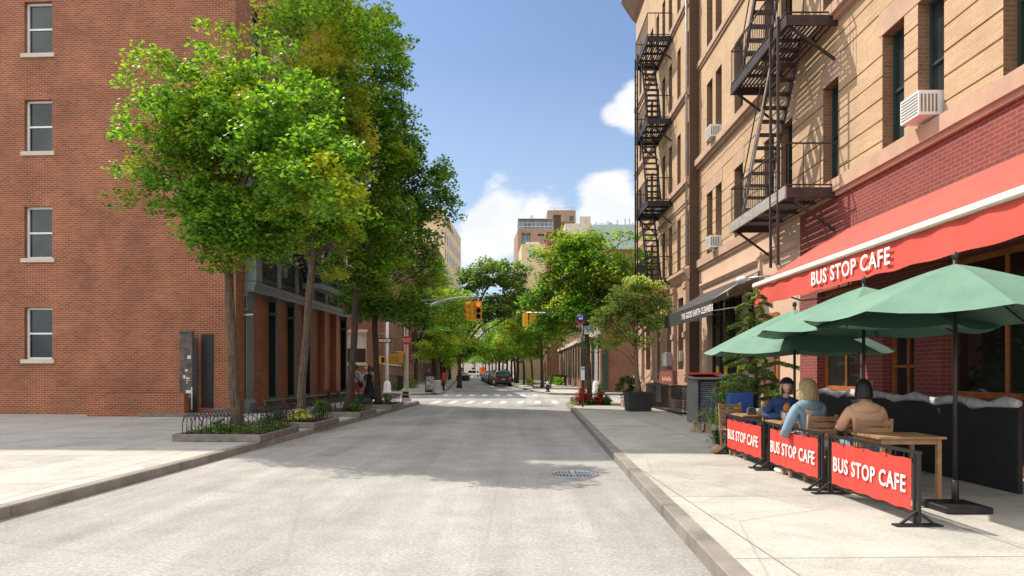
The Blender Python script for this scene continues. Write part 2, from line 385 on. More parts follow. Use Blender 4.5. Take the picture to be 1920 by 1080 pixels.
hz=N(nt,'ShaderNodeMapRange'); nt.links.new(sz.outputs[2],hz.inputs[0]); hz.inputs[1].default_value=.10; hz.inputs[2].default_value=.42; hz.inputs[3].default_value=.55; hz.inputs[4].default_value=0
SKYCOL=mixc(nt,hz.outputs[0],SKYCOL,(2.1,2.5,3.0))
front=mixc(nt,cm,SKYCOL,ccol)
# broad bright cloud deck added overhead and behind the camera as unseen fill light
sp=N(nt,'ShaderNodeSeparateXYZ'); nt.links.new(D,sp.inputs[0])
e1=N(nt,'ShaderNodeMath',operation='MULTIPLY_ADD'); nt.links.new(sp.outputs[1],e1.inputs[0]); e1.inputs[1].default_value=-.45; nt.links.new(sp.outputs[2],e1.inputs[2])
e2=N(nt,'ShaderNodeMath',operation='MULTIPLY_ADD'); nt.links.new(noise_tex(nt,2.2,6,.6,D),e2.inputs[0]); e2.inputs[1].default_value=.55; nt.links.new(e1.outputs[0],e2.inputs[2])
mr=N(nt,'ShaderNodeMapRange'); mr.interpolation_type='SMOOTHSTEP'; nt.links.new(e2.outputs[0],mr.inputs[0]); mr.inputs[1].default_value=.58; mr.inputs[2].default_value=.78
fill_deck=ramp(nt,noise_tex(nt,3,5,.6,D),[(.3,(4.3,4.45,4.7)),(.65,(6.1,6.1,6.0))])
nt.links.new(mixc(nt,mr.outputs[0],front,fill_deck),bg.inputs['Color']); bg.inputs['Strength'].default_value=.15
sl=bpy.data.lights.new('sun','SUN'); sl.energy=2.7; sl.angle=R(.55); sl.color=(1,.90,.76)
so=bpy.data.objects.new('sun',sl); COL.objects.link(so)
dv=Vector((SUN_AZ[0]*math.cos(SUN_EL),SUN_AZ[1]*math.cos(SUN_EL),math.sin(SUN_EL)))
so.rotation_euler=dv.to_track_quat('Z','Y').to_euler(); so.location=(-60,40,80)
cam=bpy.data.cameras.new('camera'); co_=bpy.data.objects.new('camera',cam); COL.objects.link(co_)
co_.location=(0,0,CAM_H); co_.rotation_euler=(R(90),0,0); cam.sensor_width=36; cam.lens=36*F/1920
cam.shift_y=(HZ-540)/1920; cam.clip_end=5000; cam.clip_start=.1; scene.camera=co_
scene.view_settings.view_transform='Standard'; scene.view_settings.look='None'; scene.view_settings.gamma=1
scene.view_settings.exposure=1.08
scene.cycles.max_bounces=6; scene.cycles.transparent_max_bounces=6; scene.cycles.use_denoising=True

# ------------------------------------------------------------------ ground
def kl(Y): return -5.80+.0384*Y          # near left kerb
def kr(Y): return 1.40+.0375*Y           # near right kerb
def fl(Y): return -4.95-.07*(Y-46.5)     # far left kerb
def fr(Y): return 1.9-.075*(Y-50)        # far right kerb
g=MB(); g.face([(-900,-60,-.03),(900,-60,-.03),(900,2500,-.03),(-900,2500,-.03)]); g.build('ground',M['ground'],kind='structure')
rd=MB(); rd.face([(-5.9,-6,0),(1.3,-6,0),(2.6,33,0),(4.2,36.4,0),(70,37,0),(70,46,0),(4,46,0),(2.3,49,0),(fr(300),300,0),(fl(300),300,0),(fl(48),48,0),(-7,45.6,0),(-70,45.6,0),(-70,37.8,0),(-7.4,37,0),(-4.6,33.5,0)])
def extend_poly(name, pts, z, mat, kind='structure', thick=None):
    b=MB()
    if thick: b.prism(pts,z-thick,z)
    else: b.face([(x,y,z) for x,y in pts])
    return b.build(name,mat,kind=kind)
rb=MB(); rb.face([(-80,-6,0),(80,-6,0),(80,320,0),(-80,320,0)]); rb.build('road',M['asphalt'],kind='structure')
# slightly darker repairs on the near road
for (x,y,w_,l_) in ((-2.9,21.5,.9,3.4),(.3,17.0,.5,1.1),(-1.2,27.0,1.5,1.0),(-3.6,13.4,.45,1.6)):
    extend_poly('road_repair',[(x-w_/2,y-l_/2),(x+w_/2,y-l_/2+.1),(x+w_/2+.04,y+l_/2),(x-w_/2+.03,y+l_/2-.05)],.004,M['asphalt_repair'])
pt=MB(); pt.face([(kl(-6)+.5,-6,.004),(kr(-6)-.4,-6,.004),(kr(5)-.5,5,.004),(kl(5)+.6,5,.004)])
# shade beyond the crossing, put into a darker, bluer stretch of road
extend_poly('road_shade',[(-4.0,46.6),(-1.0,46.2),(2.0,47.0),(.9,57.5),(-2.0,58),(-5.0,57.4)],.004,M['asphalt_shade'])
#extend_poly('road_repair',[(kl(14)+.9,14),(kl(14)+2.6,13.7),(kl(28)+2.9,28.6),(kl(28)+1.0,28.2)],.004,M['asphalt_shade'])
def arc(cx,cy,r,a0,a1,n=7): return [(cx+r*math.cos(R(a0+(a1-a0)*i/n)),cy+r*math.sin(R(a0+(a1-a0)*i/n))) for i in range(n+1)]
NL=[(kl(-6),-6),(kl(10),10),(kl(22),22),(kl(32.6),32.6)]+[(-4.75,33.8),(-5.35,35.2),(-6.4,36.3),(-7.8,36.9),(-70,37.6)]
NR=[(kr(-6),-6),(kr(10),10),(kr(22),22),(kr(31.5),31.5)]+[(2.78,33.2),(3.35,34.8),(4.3,35.8),(5.6,36.3),(70,36.8)]
FL=[(-70,45.2),(-7,45.2),(-5.9,45.6),(-5.3,46.5),(fl(49),49),(fl(300),300)]
FR=[(70,45.4),(4.9,45.4),(3.6,45.7),(2.75,46.6),(fr(50)+.15,50),(fr(60),60),(fr(300),300)]
extend_poly('left_pavement',NL+[(-70,-6)],SW,M['walk_left'],thick=.25)
extend_poly('right_pavement',NR+[(70,-6)],SW,M['walk_right'],thick=.25)
extend_poly('far_left_pavement',FL+[(-70,300)],SW,M['walk_left'],thick=.25)
extend_poly('far_right_pavement',FR+[(70,300)],SW,M['walk_right'],thick=.25)
def kerb(name,pl,side):
    b=MB()
    P=[Vector((x,y,0)) for x,y in pl]; off=[]
    for i,p in enumerate(P):
        d=(P[min(i+1,len(P)-1)]-P[max(i-1,0)]).normalized(); n=Vector((-d.y,d.x,0))*side; off.append(n)
    for i in range(len(P)-1):
        a,c=P[i],P[i+1]; ln=(c-a).length; k=max(1,min(int(ln/2.4),28))
        for j in range(k):
            t0=j/k+.006/ max(ln,1); t1=(j+1)/k-.006/max(ln,1)
            p0=a.lerp(c,t0); p1=a.lerp(c,t1); n0=off[i].lerp(off[i+1],t0).normalized(); n1=off[i].lerp(off[i+1],t1).normalized()
            h=SW+.006+rnd.uniform(-.002,.004)
            q=[p0-n0*.02,p1-n1*.02,p1+n1*.16,p0+n0*.16]
            b.raw([(v.x,v.y,-.01) for v in q]+[(v.x,v.y,h) for v in q],[(0,3,2,1),(4,5,6,7),(0,1,5,4),(1,2,6,5),(2,3,7,6),(3,0,4,7)])
    b.build(name,M['kerb'],kind='structure',bevel=.012)
kerb('left_kerb',NL,1); kerb('right_kerb',NR,-1); kerb('far_left_kerb',FL,-1); kerb('far_right_kerb',FR,1)

# crossing stripes (each its own painted marking)
for i,px in enumerate((818,850,882,913,944,976,1008,1040)):
    xc=(px-960)*35/F; b=MB()
    y0,y1=33.6,36.5; hw=.15; sk=.04*(y1-y0)
    n=6
    for j in range(n):
        ya=y0+(y1-y0)*j/n; yb=y0+(y1-y0)*(j+1)/n; s=lambda y:.04*(y-35)
        wob=rnd.uniform(-.01,.01)
        b.face([(xc-hw+s(ya)+wob,ya,.004),(xc+hw+s(ya)+wob,ya,.004),(xc+hw+s(yb)+wob,yb,.004),(xc-hw+s(yb)+wob,yb,.004)])
    b.build('crossing_stripe',M['paint_white'],kind='structure')
for i,px in enumerate((838,862,886.6,910,934,958,982,1005)):
    xc=(px-960)*45.2/F; b=MB(); b.face([(xc-.16,43.7,.008),(xc+.16,43.7,.008),(xc+.05,46.4,.008),(xc-.27,46.4,.008)])
    b.build('crossing_stripe',M['paint_white'],kind='structure')
# manhole cover with its grid of holes
mh=empty('manhole_cover',at(1075,889.5,2000/(889.5-HZ)),0,'round cast iron manhole cover with rows of holes in the sunlit road','manhole cover')
mh.location.z=0
b=MB(); b.lathe([(.39,.002),(.39,.010),(.355,.012),(.35,.007),(.0,.007)],n=40); b.build('ring',M['galv'],mh)
b=MB()
for i in range(-6,7):
    for j in range(-4,5):
        x,y=i*.052,j*.078
        if x*x+y*y<.325**2 and i!=0 and j!=0: b.box(x-.013,x+.013,y-.026,y+.026,.007,.0085)
b.build('hole_grid',M['black_ink'],mh)
# ------------------------------------------------------------------ building kit
def facade(b,u0,u1,z0,z1,ops=(),y=0.0,depth=.25,grooves=(),gd=.03,wall=None,reveal=None):
    us=sorted({u0,u1}|{o[0] for o in ops}|{o[1] for o in ops}); zs={z0,z1}|{o[2] for o in ops}|{o[3] for o in ops}
    for g in grooves: zs|={g,g+.035}
    zs=sorted(z for z in zs if z0-1e-6<=z<=z1+1e-6); us=[u for u in us if u0-1e-6<=u<=u1+1e-6]
    isg=lambda z:any(g<z<g+.035 for g in grooves)
    if wall: b.use(wall)
    for i in range(len(us)-1):
        for j in range(len(zs)-1):
            uc=(us[i]+us[i+1])/2; zc=(zs[j]+zs[j+1])/2
            if any(o[0]<uc<o[1] and o[2]<zc<o[3] for o in ops): continue
            yy=y+gd if isg(zc) else y
            b.face([(us[i],yy,zs[j]),(us[i+1],yy,zs[j]),(us[i+1],yy,zs[j+1]),(us[i],yy,zs[j+1])])
            if yy>y:
                b.face([(us[i],y,zs[j]),(us[i+1],y,zs[j]),(us[i+1],yy,zs[j]),(us[i],yy,zs[j])])
                b.face([(us[i],y,zs[j+1]),(us[i+1],y,zs[j+1]),(us[i+1],yy,zs[j+1]),(us[i],yy,zs[j+1])])
    if reveal: b.use(reveal)
    for o in ops:
        a,c,p,q=o[:4]
        b.face([(a,y,p),(a,y+depth,p),(a,y+depth,q),(a,y,q)]); b.face([(c,y,p),(c,y+depth,p),(c,y+depth,q),(c,y,q)])
        b.face([(a,y,p),(c,y,p),(c,y+depth,p),(a,y+depth,p)]); b.face([(a,y,q),(c,y,q),(c,y+depth,q),(a,y+depth,q)])
def shell(b,u0,u1,z0,z1,d,wall=None):
    """sides, back and roof behind the facade at y=0"""
    if wall: b.use(wall)
    b.face([(u0,0,z0),(u0,d,z0),(u0,d,z1),(u0,0,z1)]); b.face([(u1,0,z0),(u1,d,z0),(u1,d,z1),(u1,0,z1)])
    b.face([(u0,d,z0),(u1,d,z0),(u1,d,z1),(u0,d,z1)]); b.face([(u0,0,z1-.4),(u1,0,z1-.4),(u1,d,z1-.4),(u0,d,z1-.4)])
def window(parent,o,y,frame,glass,fw=.06,rails=1,mull=0,blind=None,name='window'):
    a,c,p,q=o[:4]; b=MB(); y1=y-.06
    b.box(a,a+fw,y1,y,p,q); b.box(c-fw,c,y1,y,p,q); b.box(a+fw,c-fw,y1,y,p,p+fw); b.box(a+fw,c-fw,y1,y,q-fw,q)
    for k in range(rails): z=p+(q-p)*(k+1)/(rails+1); b.box(a+fw,c-fw,y1,y,z-.025,z+.025)
    for k in range(mull): u=a+(c-a)*(k+1)/(mull+1); b.box(u-.02,u+.02,y1,y,p+fw,q-fw)
    wo=b.build(name,frame,parent)
    g=MB(); g.face([(a+fw,y-.02,p+fw),(c-fw,y-.02,p+fw),(c-fw,y-.02,q-fw),(a+fw,y-.02,q-fw)]); g.build('pane',glass,wo)
    if blind:
        g=MB(); z=q-(q-p)*blind; g.face([(a+fw,y-.026,z),(c-fw,y-.026,z),(c-fw,y-.026,q-fw),(a+fw,y-.026,q-fw)]); g.build('blind',M['blind'],wo)
    return wo
def mould(b,u0,u1,prof):
    """moulding: prof = [(y,z)...] extruded along u"""
    b.extr(prof,u0,u1,'x')
def railing(b,p0,p1,h,step=.13,r=.018,pk=None):
    p0=Vector(p0);p1=Vector(p1);L=(p1-p0).length;n=max(1,int(L/step)); up=Vector((0,0,h))
    b.bar(p0+up,p1+up,r*2.2); b.bar(p0+Vector((0,0,.06)),p1+Vector((0,0,.06)),r*2)
    for i in range(n+1):
        q=p0.lerp(p1,i/n); b.bar(q,q+up,r)
def text(s,size,mat,parent,loc,rot=(R(90),0,0),sx=1.0,ext=.004,bold=.0,name='lettering',align='CENTER'):
    cu=bpy.data.curves.new(name,'FONT'); cu.body=s; cu.size=size; cu.space_character=1.10; cu.extrude=ext; cu.offset=bold; cu.align_x=align; cu.align_y='CENTER'; cu.resolution_u=3
    t=bpy.data.objects.new('tmp',cu); COL.objects.link(t)
    dg=bpy.context.evaluated_depsgraph_get(); me=bpy.data.meshes.new_from_object(t.evaluated_get(dg)); bpy.data.objects.remove(t)
    me.materials.clear(); me.materials.append(mat)
    o=mesh_obj(name,me,parent); o.location=loc; o.rotation_euler=rot; o.scale=(sx,1,1); return o

# ================================================================== LEFT: brick corner building with iron columns
# u runs forward along the street from the near corner, y into the building
AL=math.atan2(1,.05)
LB=empty('brick_building',(-9.43,22.76,SW),AL,'red brick corner building with grey green iron columns behind the kerbside trees','building')
HL=23.0; LL=12.2
cols=[.95,2.8,4.65,6.5,8.3,10.05,11.75]
b=MB()
wins2=[(c+.35,c+1.45,5.15,7.75) for c in cols[:-1]]
wins3=[(c+.35,c+1.45,9.0,11.3) for c in cols[:-1]]+[(c+.35,c+1.45,12.4,14.6) for c in cols[:-1]]
facade(b,0,LL,-.13,HL,wins2+wins3,depth=.22,wall=M['brick_red'],reveal=M['brick_red'])
sideops=[(y,y+1.0,z,z+1.8) for y in (6.5,9.5,12.5,16.0) for z in (1.9,5.4,9.1,12.5,16.0,19.3)]
sb=MB(); facade(sb,0,20,-.13,HL,sideops,depth=.2,wall=M['brick_red'],reveal=M['brick_red'])
for k,mi in zip(sb.f,sb.m): b.face([(sb.v[i][1]+0.0,sb.v[i][0],sb.v[i][2]) for i in k])
b.use(M['brick_red']); b.face([(LL,0,-.13),(LL,20,-.13),(LL,20,HL),(LL,0,HL)]); b.face([(0,20,-.13),(LL,20,-.13),(LL,20,HL),(0,20,HL)]); b.face([(0,0,HL-.4),(LL,0,HL-.4),(LL,20,HL-.4),(0,20,HL-.4)])
b.build('wall',None,LB)
for i,o in enumerate(sideops):
    y0,y1,p,q=o; t=MB(); t.box(.14,.2,y0,y0+.07,p,q); t.box(.14,.2,y1-.07,y1,p,q); t.box(.14,.2,y0+.07,y1-.07,p,p+.07); t.box(.14,.2,y0+.07,y1-.07,q-.07,q); t.box(.14,.2,y0+.07,y1-.07,(p+q)/2-.03,(p+q)/2+.03); wo=t.build('window',M['frame_white'],LB)
    t=MB(); t.face([(.18,y0+.07,p+.07),(.18,y1-.07,p+.07),(.18,y1-.07,q-.07),(.18,y0+.07,q-.07)]); t.build('pane',M['glass'],wo)
    t=MB(); t.box(-.06,.1,y0-.1,y1+.1,p-.14,p-.001); t.build('sill',M['limestone'],LB)
for i,o in enumerate(wins2): window(LB,o,.22,M['frame_green'],M['glass'],.09,1,1,blind=.5 if i%3==1 else None)
for i,o in enumerate(wins3): window(LB,o,.22,M['frame_white'],M['glass'],.07,1,0,blind=.4 if i%2 else None)
def iron_column(u,w,brickpier=False,wide=False):
    b=MB()
    if brickpier:
        b.use(M['brick_red']); b.box(u-.02,u+.34,-.30,-.002,.0,4.28); return b.build('brick_pier',None,LB)
    pr=.29 if w<.4 else .07
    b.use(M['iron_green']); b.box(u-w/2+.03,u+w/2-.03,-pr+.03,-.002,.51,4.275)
    b.use(M['iron_grey'] if w>.4 else M['column_sheen']); b.box(u-w/2,u+w/2,-pr-.01,-pr+.028,.5,4.28)  # street face plate painted lighter to carry the sky's reflection on the iron
    b.box(u-w/2-.05,u+w/2+.05,-pr-.10,-.002,0.0,.36); b.frustum(u-w/2-.05,u+w/2+.05,-pr-.10,-.01,.362,u-w/2-.01,u+w/2+.01,-pr-.04,-.01,.50)
    b.box(u-w/2-.04,u+w/2+.04,-pr-.07,-.003,3.62,3.72); b.box(u-w/2-.03,u+w/2+.03,-pr-.05,-.003,4.12,4.27)
    return b.build('iron_column',None,LB)
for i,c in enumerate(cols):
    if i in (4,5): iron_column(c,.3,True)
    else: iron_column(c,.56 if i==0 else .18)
# long iron beam above the ground floor
b=MB(); mould(b,.65,LL+.03,[(-.003,4.285),(-.32,4.285),(-.36,4.34),(-.36,4.5),(-.43,4.56),(-.43,4.63),(-.003,4.66)]); b.build('beam',M['iron_grey'],LB)
# upper pilasters and infill railings of the first floor
for i,c in enumerate(cols):
    b=MB(); w=.5 if i==0 else .26
    b.box(c-w/2,c+w/2,-.40,-.003,4.665,5.75); b.box(c-w/2-.06,c+w/2+.06,-.46,-.003,5.752,5.86)
    b.box(c-w/2+.05,c+w/2-.05,-.16,-.003,5.862,8.3); b.build('pilaster',M['iron_grey'],LB)
for i in range(6):
    b=MB(); b.box(cols[i]+.2,cols[i+1]-.2,-.36,-.30,4.70,4.86); railing(b,(cols[i]+.18,-.33,4.80),(cols[i+1]-.18,-.33,4.80),.95,.105,.018); 
    for k in range(3):
        u=cols[i]+.55+k*.35; b.tube([(u+.09*math.cos(t*PI/4),-.33,5.25+.14*math.sin(t*PI/4)) for t in range(9)],.012,5)
    b.build('railing',M['black_iron'],LB)
b=MB(); mould(b,.6,LL+.05,[(-.003,8.35),(-.25,8.40),(-.32,8.62),(-.40,8.66),(-.40,8.78),(-.003,8.84)]); b.build('cornice',M['iron_grey'],LB)
b=MB(); mould(b,-.1,LL+.1,[(-.003,HL-.9),(-.2,HL-.8),(-.45,HL-.3),(-.5,HL-.28),(-.5,HL+.02),(-.003,HL+.05)]); b.build('roof_cornice',M['iron_grey'],LB)
# iron balcony with a leaning stair
fe=MB(); fe.box(5.2,LL-.1,-1.15,-.45,5.02,5.07); fe.box(5.2,LL-.1,-1.20,-1.15,4.95,5.17); fe.box(5.15,5.2,-1.2,-.42,4.95,5.17)
fe=fe.build('balcony',M['iron_grey'],LB)
r_=MB(); railing(r_,(5.25,-1.17,5.17),(LL-.15,-1.17,5.17),.8,.14,.016); r_.build('railing',M['black_iron'],fe)
s_=MB()
for y in (-.75,-.50): s_.bar((3.6,y,6.55),(5.6,y,5.1),.05,.16)
for k in range(9): u=3.7+k*.21; s_.box(u,u+.16,-.74,-.51,6.46-k*.152,6.49-k*.152)
s_.build('stair',M['iron_green'],fe)
for z in (8.9,12.3):
    p=MB(); p.box(5.4,9.4,-1.05,-.05,z,z+.05); railing(p,(5.4,-1.03,z+.05),(9.4,-1.03,z+.05),.9,.14,.016)
    for y in (-.8,-.45): p.bar((9.2,y,z),(6.4,y,z-3.1),.04,.15)
    for k in range(12): u=9.1-k*.23; p.box(u,u+.15,-.79,-.46,z-.1-k*.255,z-.07-k*.255)
    p.build('fire_escape',M['black_iron'],LB)
p=MB(); p.tube([(10.9,-1.2,3.9),(10.9,-1.2,6.3)],.035,6); p.tube([(11.2,-1.2,3.9),(11.2,-1.2,6.3)],.035,6)
for k in range(7): p.bar((10.9,-1.2,4.0+k*.33),(11.2,-1.2,4.0+k*.33),.025)
p.build('drop_ladder',M['black_iron'],LB)
p=MB(); p.box(3.35,3.8,-.32,.05,5.2,5.6); 
for k in range(6): p.box(3.38,3.77,-.325,-.322,5.25+k*.055,5.27+k*.055)
p.build('air_conditioner',M['frame_white'],LB)
p=MB(); p.tube([(.55,-.02,3.45),(.55,-.35,3.47)],.03,8); p.build('vent_pipe',M['white_metal'],LB)
# doorway in the side wall that faces the camera, grey hoarding beside it
p=MB(); p.box(-.045,-.004,.78,1.18,.25,2.75); p.build('door',M['black_ink'],LB)
p=MB(); p.box(-.12,-.003,.0,.75,-.02,.22); p.build('stone_step',M['stone_curb'],LB)
# hoarding
gt=empty('wooden_gate',(-10.62,22.4,SW),0,'weathered grey wooden gate post with peeling white paint by the brick corner building','gate')
p=MB(); p.box(-.55,-.12,0,.09,.0,2.80); p.box(-.58,-.10,-.02,.11,2.80,2.85); p.build('post',M['wood_grey'],gt)
p=MB(); p.box(-.115,.02,.02,.07,.12,2.6); p.build('panel',M['black_ink'],gt)
p=MB(); 
for k in range(9):
    z=.3+rnd.random()*1.7; p.box(-.5+rnd.random()*.3,-.44+rnd.random()*.3,-.004,-.001,z,z+rnd.uniform(.03,.12))
p.box(-.16,-.12,-.006,-.001,.2,.95); p.build('peeling_paint',M['paint_white'],gt)
lw=MB(); lw.box(-3.2,-.02,-1.05,-.75,0,.76); lwo=lw.build('brick_wall',M['brick_red'],None); lwo.location=(-10.72,22.9,SW)
props(lwo,'low red brick garden wall in front of the weathered gate post','wall')
st=MB(); st.box(-1.6,1.3,-.7,.0,0,.10); sto=st.build('stone_step',M['stone_curb'],None,bevel=.01); sto.location=(-10.55,22.40,SW); props(sto,'worn stone threshold below the black doorway of the corner building','step')

# planted strip with a brick edge and an iron rail along the facade
pb=empty('brick_planter',(-9.43,22.76,SW),AL,'long low brick planter with an iron rail along the corner building','planter')
p=MB(); p.box(.95,LL,-.62,-.50,-.02,.22); p.box(.95,1.05,-.50,-.36,-.02,.22); p.box(LL-.1,LL,-.50,-.36,-.02,.22); p.build('edging',M['brick_dark'],pb)
p=MB(); p.box(1.05,LL-.1,-.50,-.445,-.02,.16); p.build('soil',M['soil'],pb)
p=MB(); p.bar((1.2,-.47,.42),(LL,-.47,.42),.05)
for k in range(7): p.bar((1.3+k*1.8,-.47,.1),(1.3+k*1.8,-.47,.42),.03)
p.build('rail',M['iron_grey'],pb)

# ================================================================== generic terrace building
def row_building(name,label,loc,ang,W,H,D,wall,reveal,frame,ncol,storeys,fl_h=3.4,base=1.1,win=(1.0,1.9),sill=None,cornice=None,grooves=False,glass=None,ground=None,margin=.9,cornice_mat=None):
    e=empty(name,loc,ang,label,'building'); b=MB(); ops=[]
    pitch=(W-2*margin)/ncol
    for s in range(storeys):
        z=base+s*fl_h
        if s==0 and ground is False: continue
        for c in range(ncol):
            u=margin+pitch*(c+.5); ops.append((u-win[0]/2,u+win[0]/2,z,z+win[1]))
    facade(b,0,W,-.13,H,ops,depth=.18,wall=wall,reveal=reveal); shell(b,0,W,-.13,H,D,wall); b.build('wall',None,e)
    for i,o in enumerate(ops):
        window(e,o,.18,frame,glass or M['glass'],.07,1,0,blind=rnd.choice([None,None,.35,.5]))
        if sill: s_=MB(); s_.box(o[0]-.1,o[1]+.1,-.08,.1,o[2]-.14,o[2]-.001); s_.build('sill',sill,e); s_=MB(); s_.box(o[0]-.08,o[1]+.08,-.03,.05,o[3]+.001,o[3]+.2); s_.build('lintel',sill,e)
    if cornice:
        c=MB(); mould(c,-.1,W+.1,[(-.003,H-.8),(-.15,H-.7),(-cornice,H-.25),(-cornice,H+.03),(-.003,H+.06)]); c.build('cornice',cornice_mat or M['stone_brown'],e)
    return e

# far left corner: brick flats (camera side + street side)
e=row_building('brick_building','reddish brown brick flats with white sash windows across the side street on the left',(-22.1,47.0,SW),0,13,14.5,1.0,M['brick_red2'],M['brick_red2'],M['frame_white'],4,4,3.45,2.05,(1.45,2.2),M['limestone'],None,margin=.35)
b=MB(); ops=[(u,u+.7,2.35,4.3) for u in (1.9,3.2,4.5,6.0,8.2,9.6)]+[(u,u+1.0,5.6,7.6) for u in (2,5,8.5)]+[(u,u+.35,.35,1.15) for u in (2.2,4.0,6.2,8.6)]
e2=empty('brick_side_wing',(-9.08,47.0,SW),math.atan2(1,-.08),'brick side of the flats facing the far street with small basement vents','building')
facade(b,0,14,-.13,14.5,ops,y=0,depth=.15,wall=M['brick_red2'],reveal=M['brick_red2']); b.face([(0.02,.02,14.4),(14,.02,14.4),(14,13,14.4),(1.1,13,14.4)]); b.face([(14,0,-.1),(14,9,-.1),(14,9,14.5),(14,0,14.5)]); b.build('wall',None,e2)
for o in ops: window(e2,o,.15,M['frame_white'] if o[2]>2 else M['frame_black'],M['glass'],.05,1,0)
c=MB(); c.box(0,14,-.06,-.003,1.95,2.15); c.build('belt_course',M['limestone'],e2)
# next houses on the left beyond
def dirL(Y): return -9.08-.08*(Y-47)
for i,(Y0,W,H,wall,lab,frm) in enumerate([(61.2,7.5,12.5,'stone_brown','dark red town house with a projecting bay just beyond the brick flats','frame_black'),
      (68.9,9,15,'brick_red','orange red brick house third along the far left pavement','frame_white'),
      (78.1,10,13,'brick_red2','brown brick house fourth along the far left pavement','frame_white'),
      (88.3,14,16,'brick_far','pale brick house fifth along the far left pavement','frame_white'),
      (102.5,16,14,'brick_red2','brick house sixth along the far left pavement','frame_white'),
      (118.8,26,17,'brick_red','broad red brick block near the far end of the left pavement','frame_white'),
      (145.2,60,19,'brick_far','long pale brick block at the far end of the left pavement','frame_white')]):
    h=row_building('town_house',lab,(dirL(Y0),Y0,SW),math.atan2(1,-.08),W,H,12,M[wall],M[wall],M[frm],max(2,int(W/2.4)),4,3.3,1.4,(1.0,1.9),M['stone_brown'],.4)
    if i==0:
        p=MB(); p.box(1.4,4.6,-.9,-.004,2.6,9.5); p.box(1.2,4.8,-1.05,-.004,9.5,9.9); p.box(1.3,4.7,-1.0,-.004,2.3,2.6); bay=p.build('bay',M['brick_painted'],h)
        p=MB(); 
        for z in (3.4,6.6): p.box(1.8,4.2,-.93,-.901,z,z+1.9)
        p.build('window',M['glass'],bay)

# ================================================================== RIGHT: beige block with banded first floor (A)
AX=7.0; AY=24.9; AR=-PI/2
RA=empty('beige_brick_building',(AX,AY,SW),AR,'beige brick tenement with dark awning shop and black fire escape above the cafe','building')
H_A=21.5; LA=20.5
def U(Y): return AY-Y
z_=lambda z: z-SW
winY=[(23.95,23.27),(22.92,22.25),(20.98,20.2),(18.5,17.8),(17.35,16.65),(15.0,14.3),(12.6,11.9),(11.5,10.8),(9.5,8.8),(7.4,6.7)]
floors=[(5.75,7.95),(9.5,11.9),(13.1,15.5),(16.7,19.1)]
ops=[(U(a),U(c),z_(p),z_(q)) for p,q in floors for a,c in winY]
b=MB()
ops_up=[o for o in ops]
gro=[z_(5.95+.406*k) for k in range(9) if abs(5.95+.406*k-7.95)>.05]
facade(b,0,LA,z_(5.58),H_A,ops_up,depth=.26,grooves=gro,wall=M['brick_beige'],reveal=M['brick_reveal_shade'])
b.use(M['brick_beige']); b.face([(0,0,-.1),(0,14,-.1),(0,14,H_A),(0,0,H_A)]); b.face([(LA,0,-.1),(LA,14,-.1),(LA,14,H_A),(LA,0,H_A)]); b.face([(0,14,-.1),(LA,14,-.1),(LA,14,H_A),(0,14,H_A)]); b.face([(0,0,H_A-.3),(LA,0,H_A-.3),(LA,14,H_A-.3),(0,14,H_A-.3)])
b.build('wall',None,RA)
for i,o in enumerate(ops): window(RA,o,.26,M['frame_green'],M['glass'],.06,1,0,blind=.3 if i in (3,) else None)
# stone trim
def trim(u0,u1,z,h,pr,name='belt_course',mat='stone_pink'):
    t=MB(); t.box(u0,u1,-pr,-.003,z_(z),z_(z+h)); t.box(u0,u1,-pr*.55,-.003,z_(z-.09),z_(z)-.001); return t.build(name,M[mat],RA)
trim(-.02,LA,5.46,.27,.13); trim(-.06,LA,9.24,.22,.2); trim(-.02,LA,12.9,.18,.1); trim(-.02,LA,16.5,.18,.1)
t=MB(); mould(t,-.1,LA,[(-.003,H_A-1.4),(-.2,H_A-1.2),(-.8,H_A-.3),(-.85,H_A-.28),(-.85,H_A+.1),(-.003,H_A+.15)]); t.build('roof_cornice',M['stone_brown'],RA)
for a,c in ((24.05,22.15),(21.1,20.1),(18.6,16.55),(15.1,14.2),(12.7,10.7)):
    t=MB(); t.box(U(a),U(c),-.012,-.003,z_(7.955),z_(8.40)); t.build('lintel',M['stone_pink'],RA)
# stucco ground floor with the shop opening
b=MB(); shop=(U(23.9),U(19.15),z_(1.05),z_(4.05)); door=(U(18.35),U(17.55),z_(.13)+.05,z_(3.0)); 
facade(b,0,U(16.2),-.13,z_(5.579),[shop,door],depth=.35,wall=M['stucco_pink'],reveal=M['stucco_pink']); b.build('shop_wall',None,RA)
t=MB(); mould(t,U(24.5),U(18.75),[(-.003,z_(4.62)),(-.06,z_(4.64)),(-.13,z_(4.74)),(-.13,z_(4.80)),(-.003,z_(4.82))]); t.box(U(18.8),U(18.66),-.07,-.003,z_(1.2),z_(4.95)); t.build('shop_surround',M['stucco_pink'],RA)
t=MB(); mould(t,U(18.6),U(16.25),[(-.003,z_(4.66)),(-.08,z_(4.68)),(-.16,z_(4.80)),(-.003,z_(4.86))]); t.build('moulding',M['stucco_pink'],RA)
t=MB(); t.box(U(24.8),U(18.9),-.16,-.003,-.1,z_(1.0)); t.build('stall_riser',M['stone_brown'],RA)
sw=MB(); sw.use(M['frame_black']); u0,u1,p0,p1=shop
for u in (u0+.04,u0+.85,u0+1.9,u0+2.1,u0+3.2,u0+4.1,u1-.04): sw.box(u-.04,u+.04,.18,.26,p0,p1)
sw.box(u0,u1,.19,.25,p1-.9,p1-.82); sw.box(u0,u1,.19,.25,p0,p0+.12)
swo=sw.build('shop_window',None,RA)
g=MB(); g.face([(u0,.23,p0),(u1,.23,p0),(u1,.23,p1),(u0,.23,p1)]); g.build('pane',M['glass_shop'],swo)
g=MB()
for u in (u0+.3,u0+1.2,u0+2.5): g.box(u,u+.32,.222,.228,p0+.15,p0+.75)
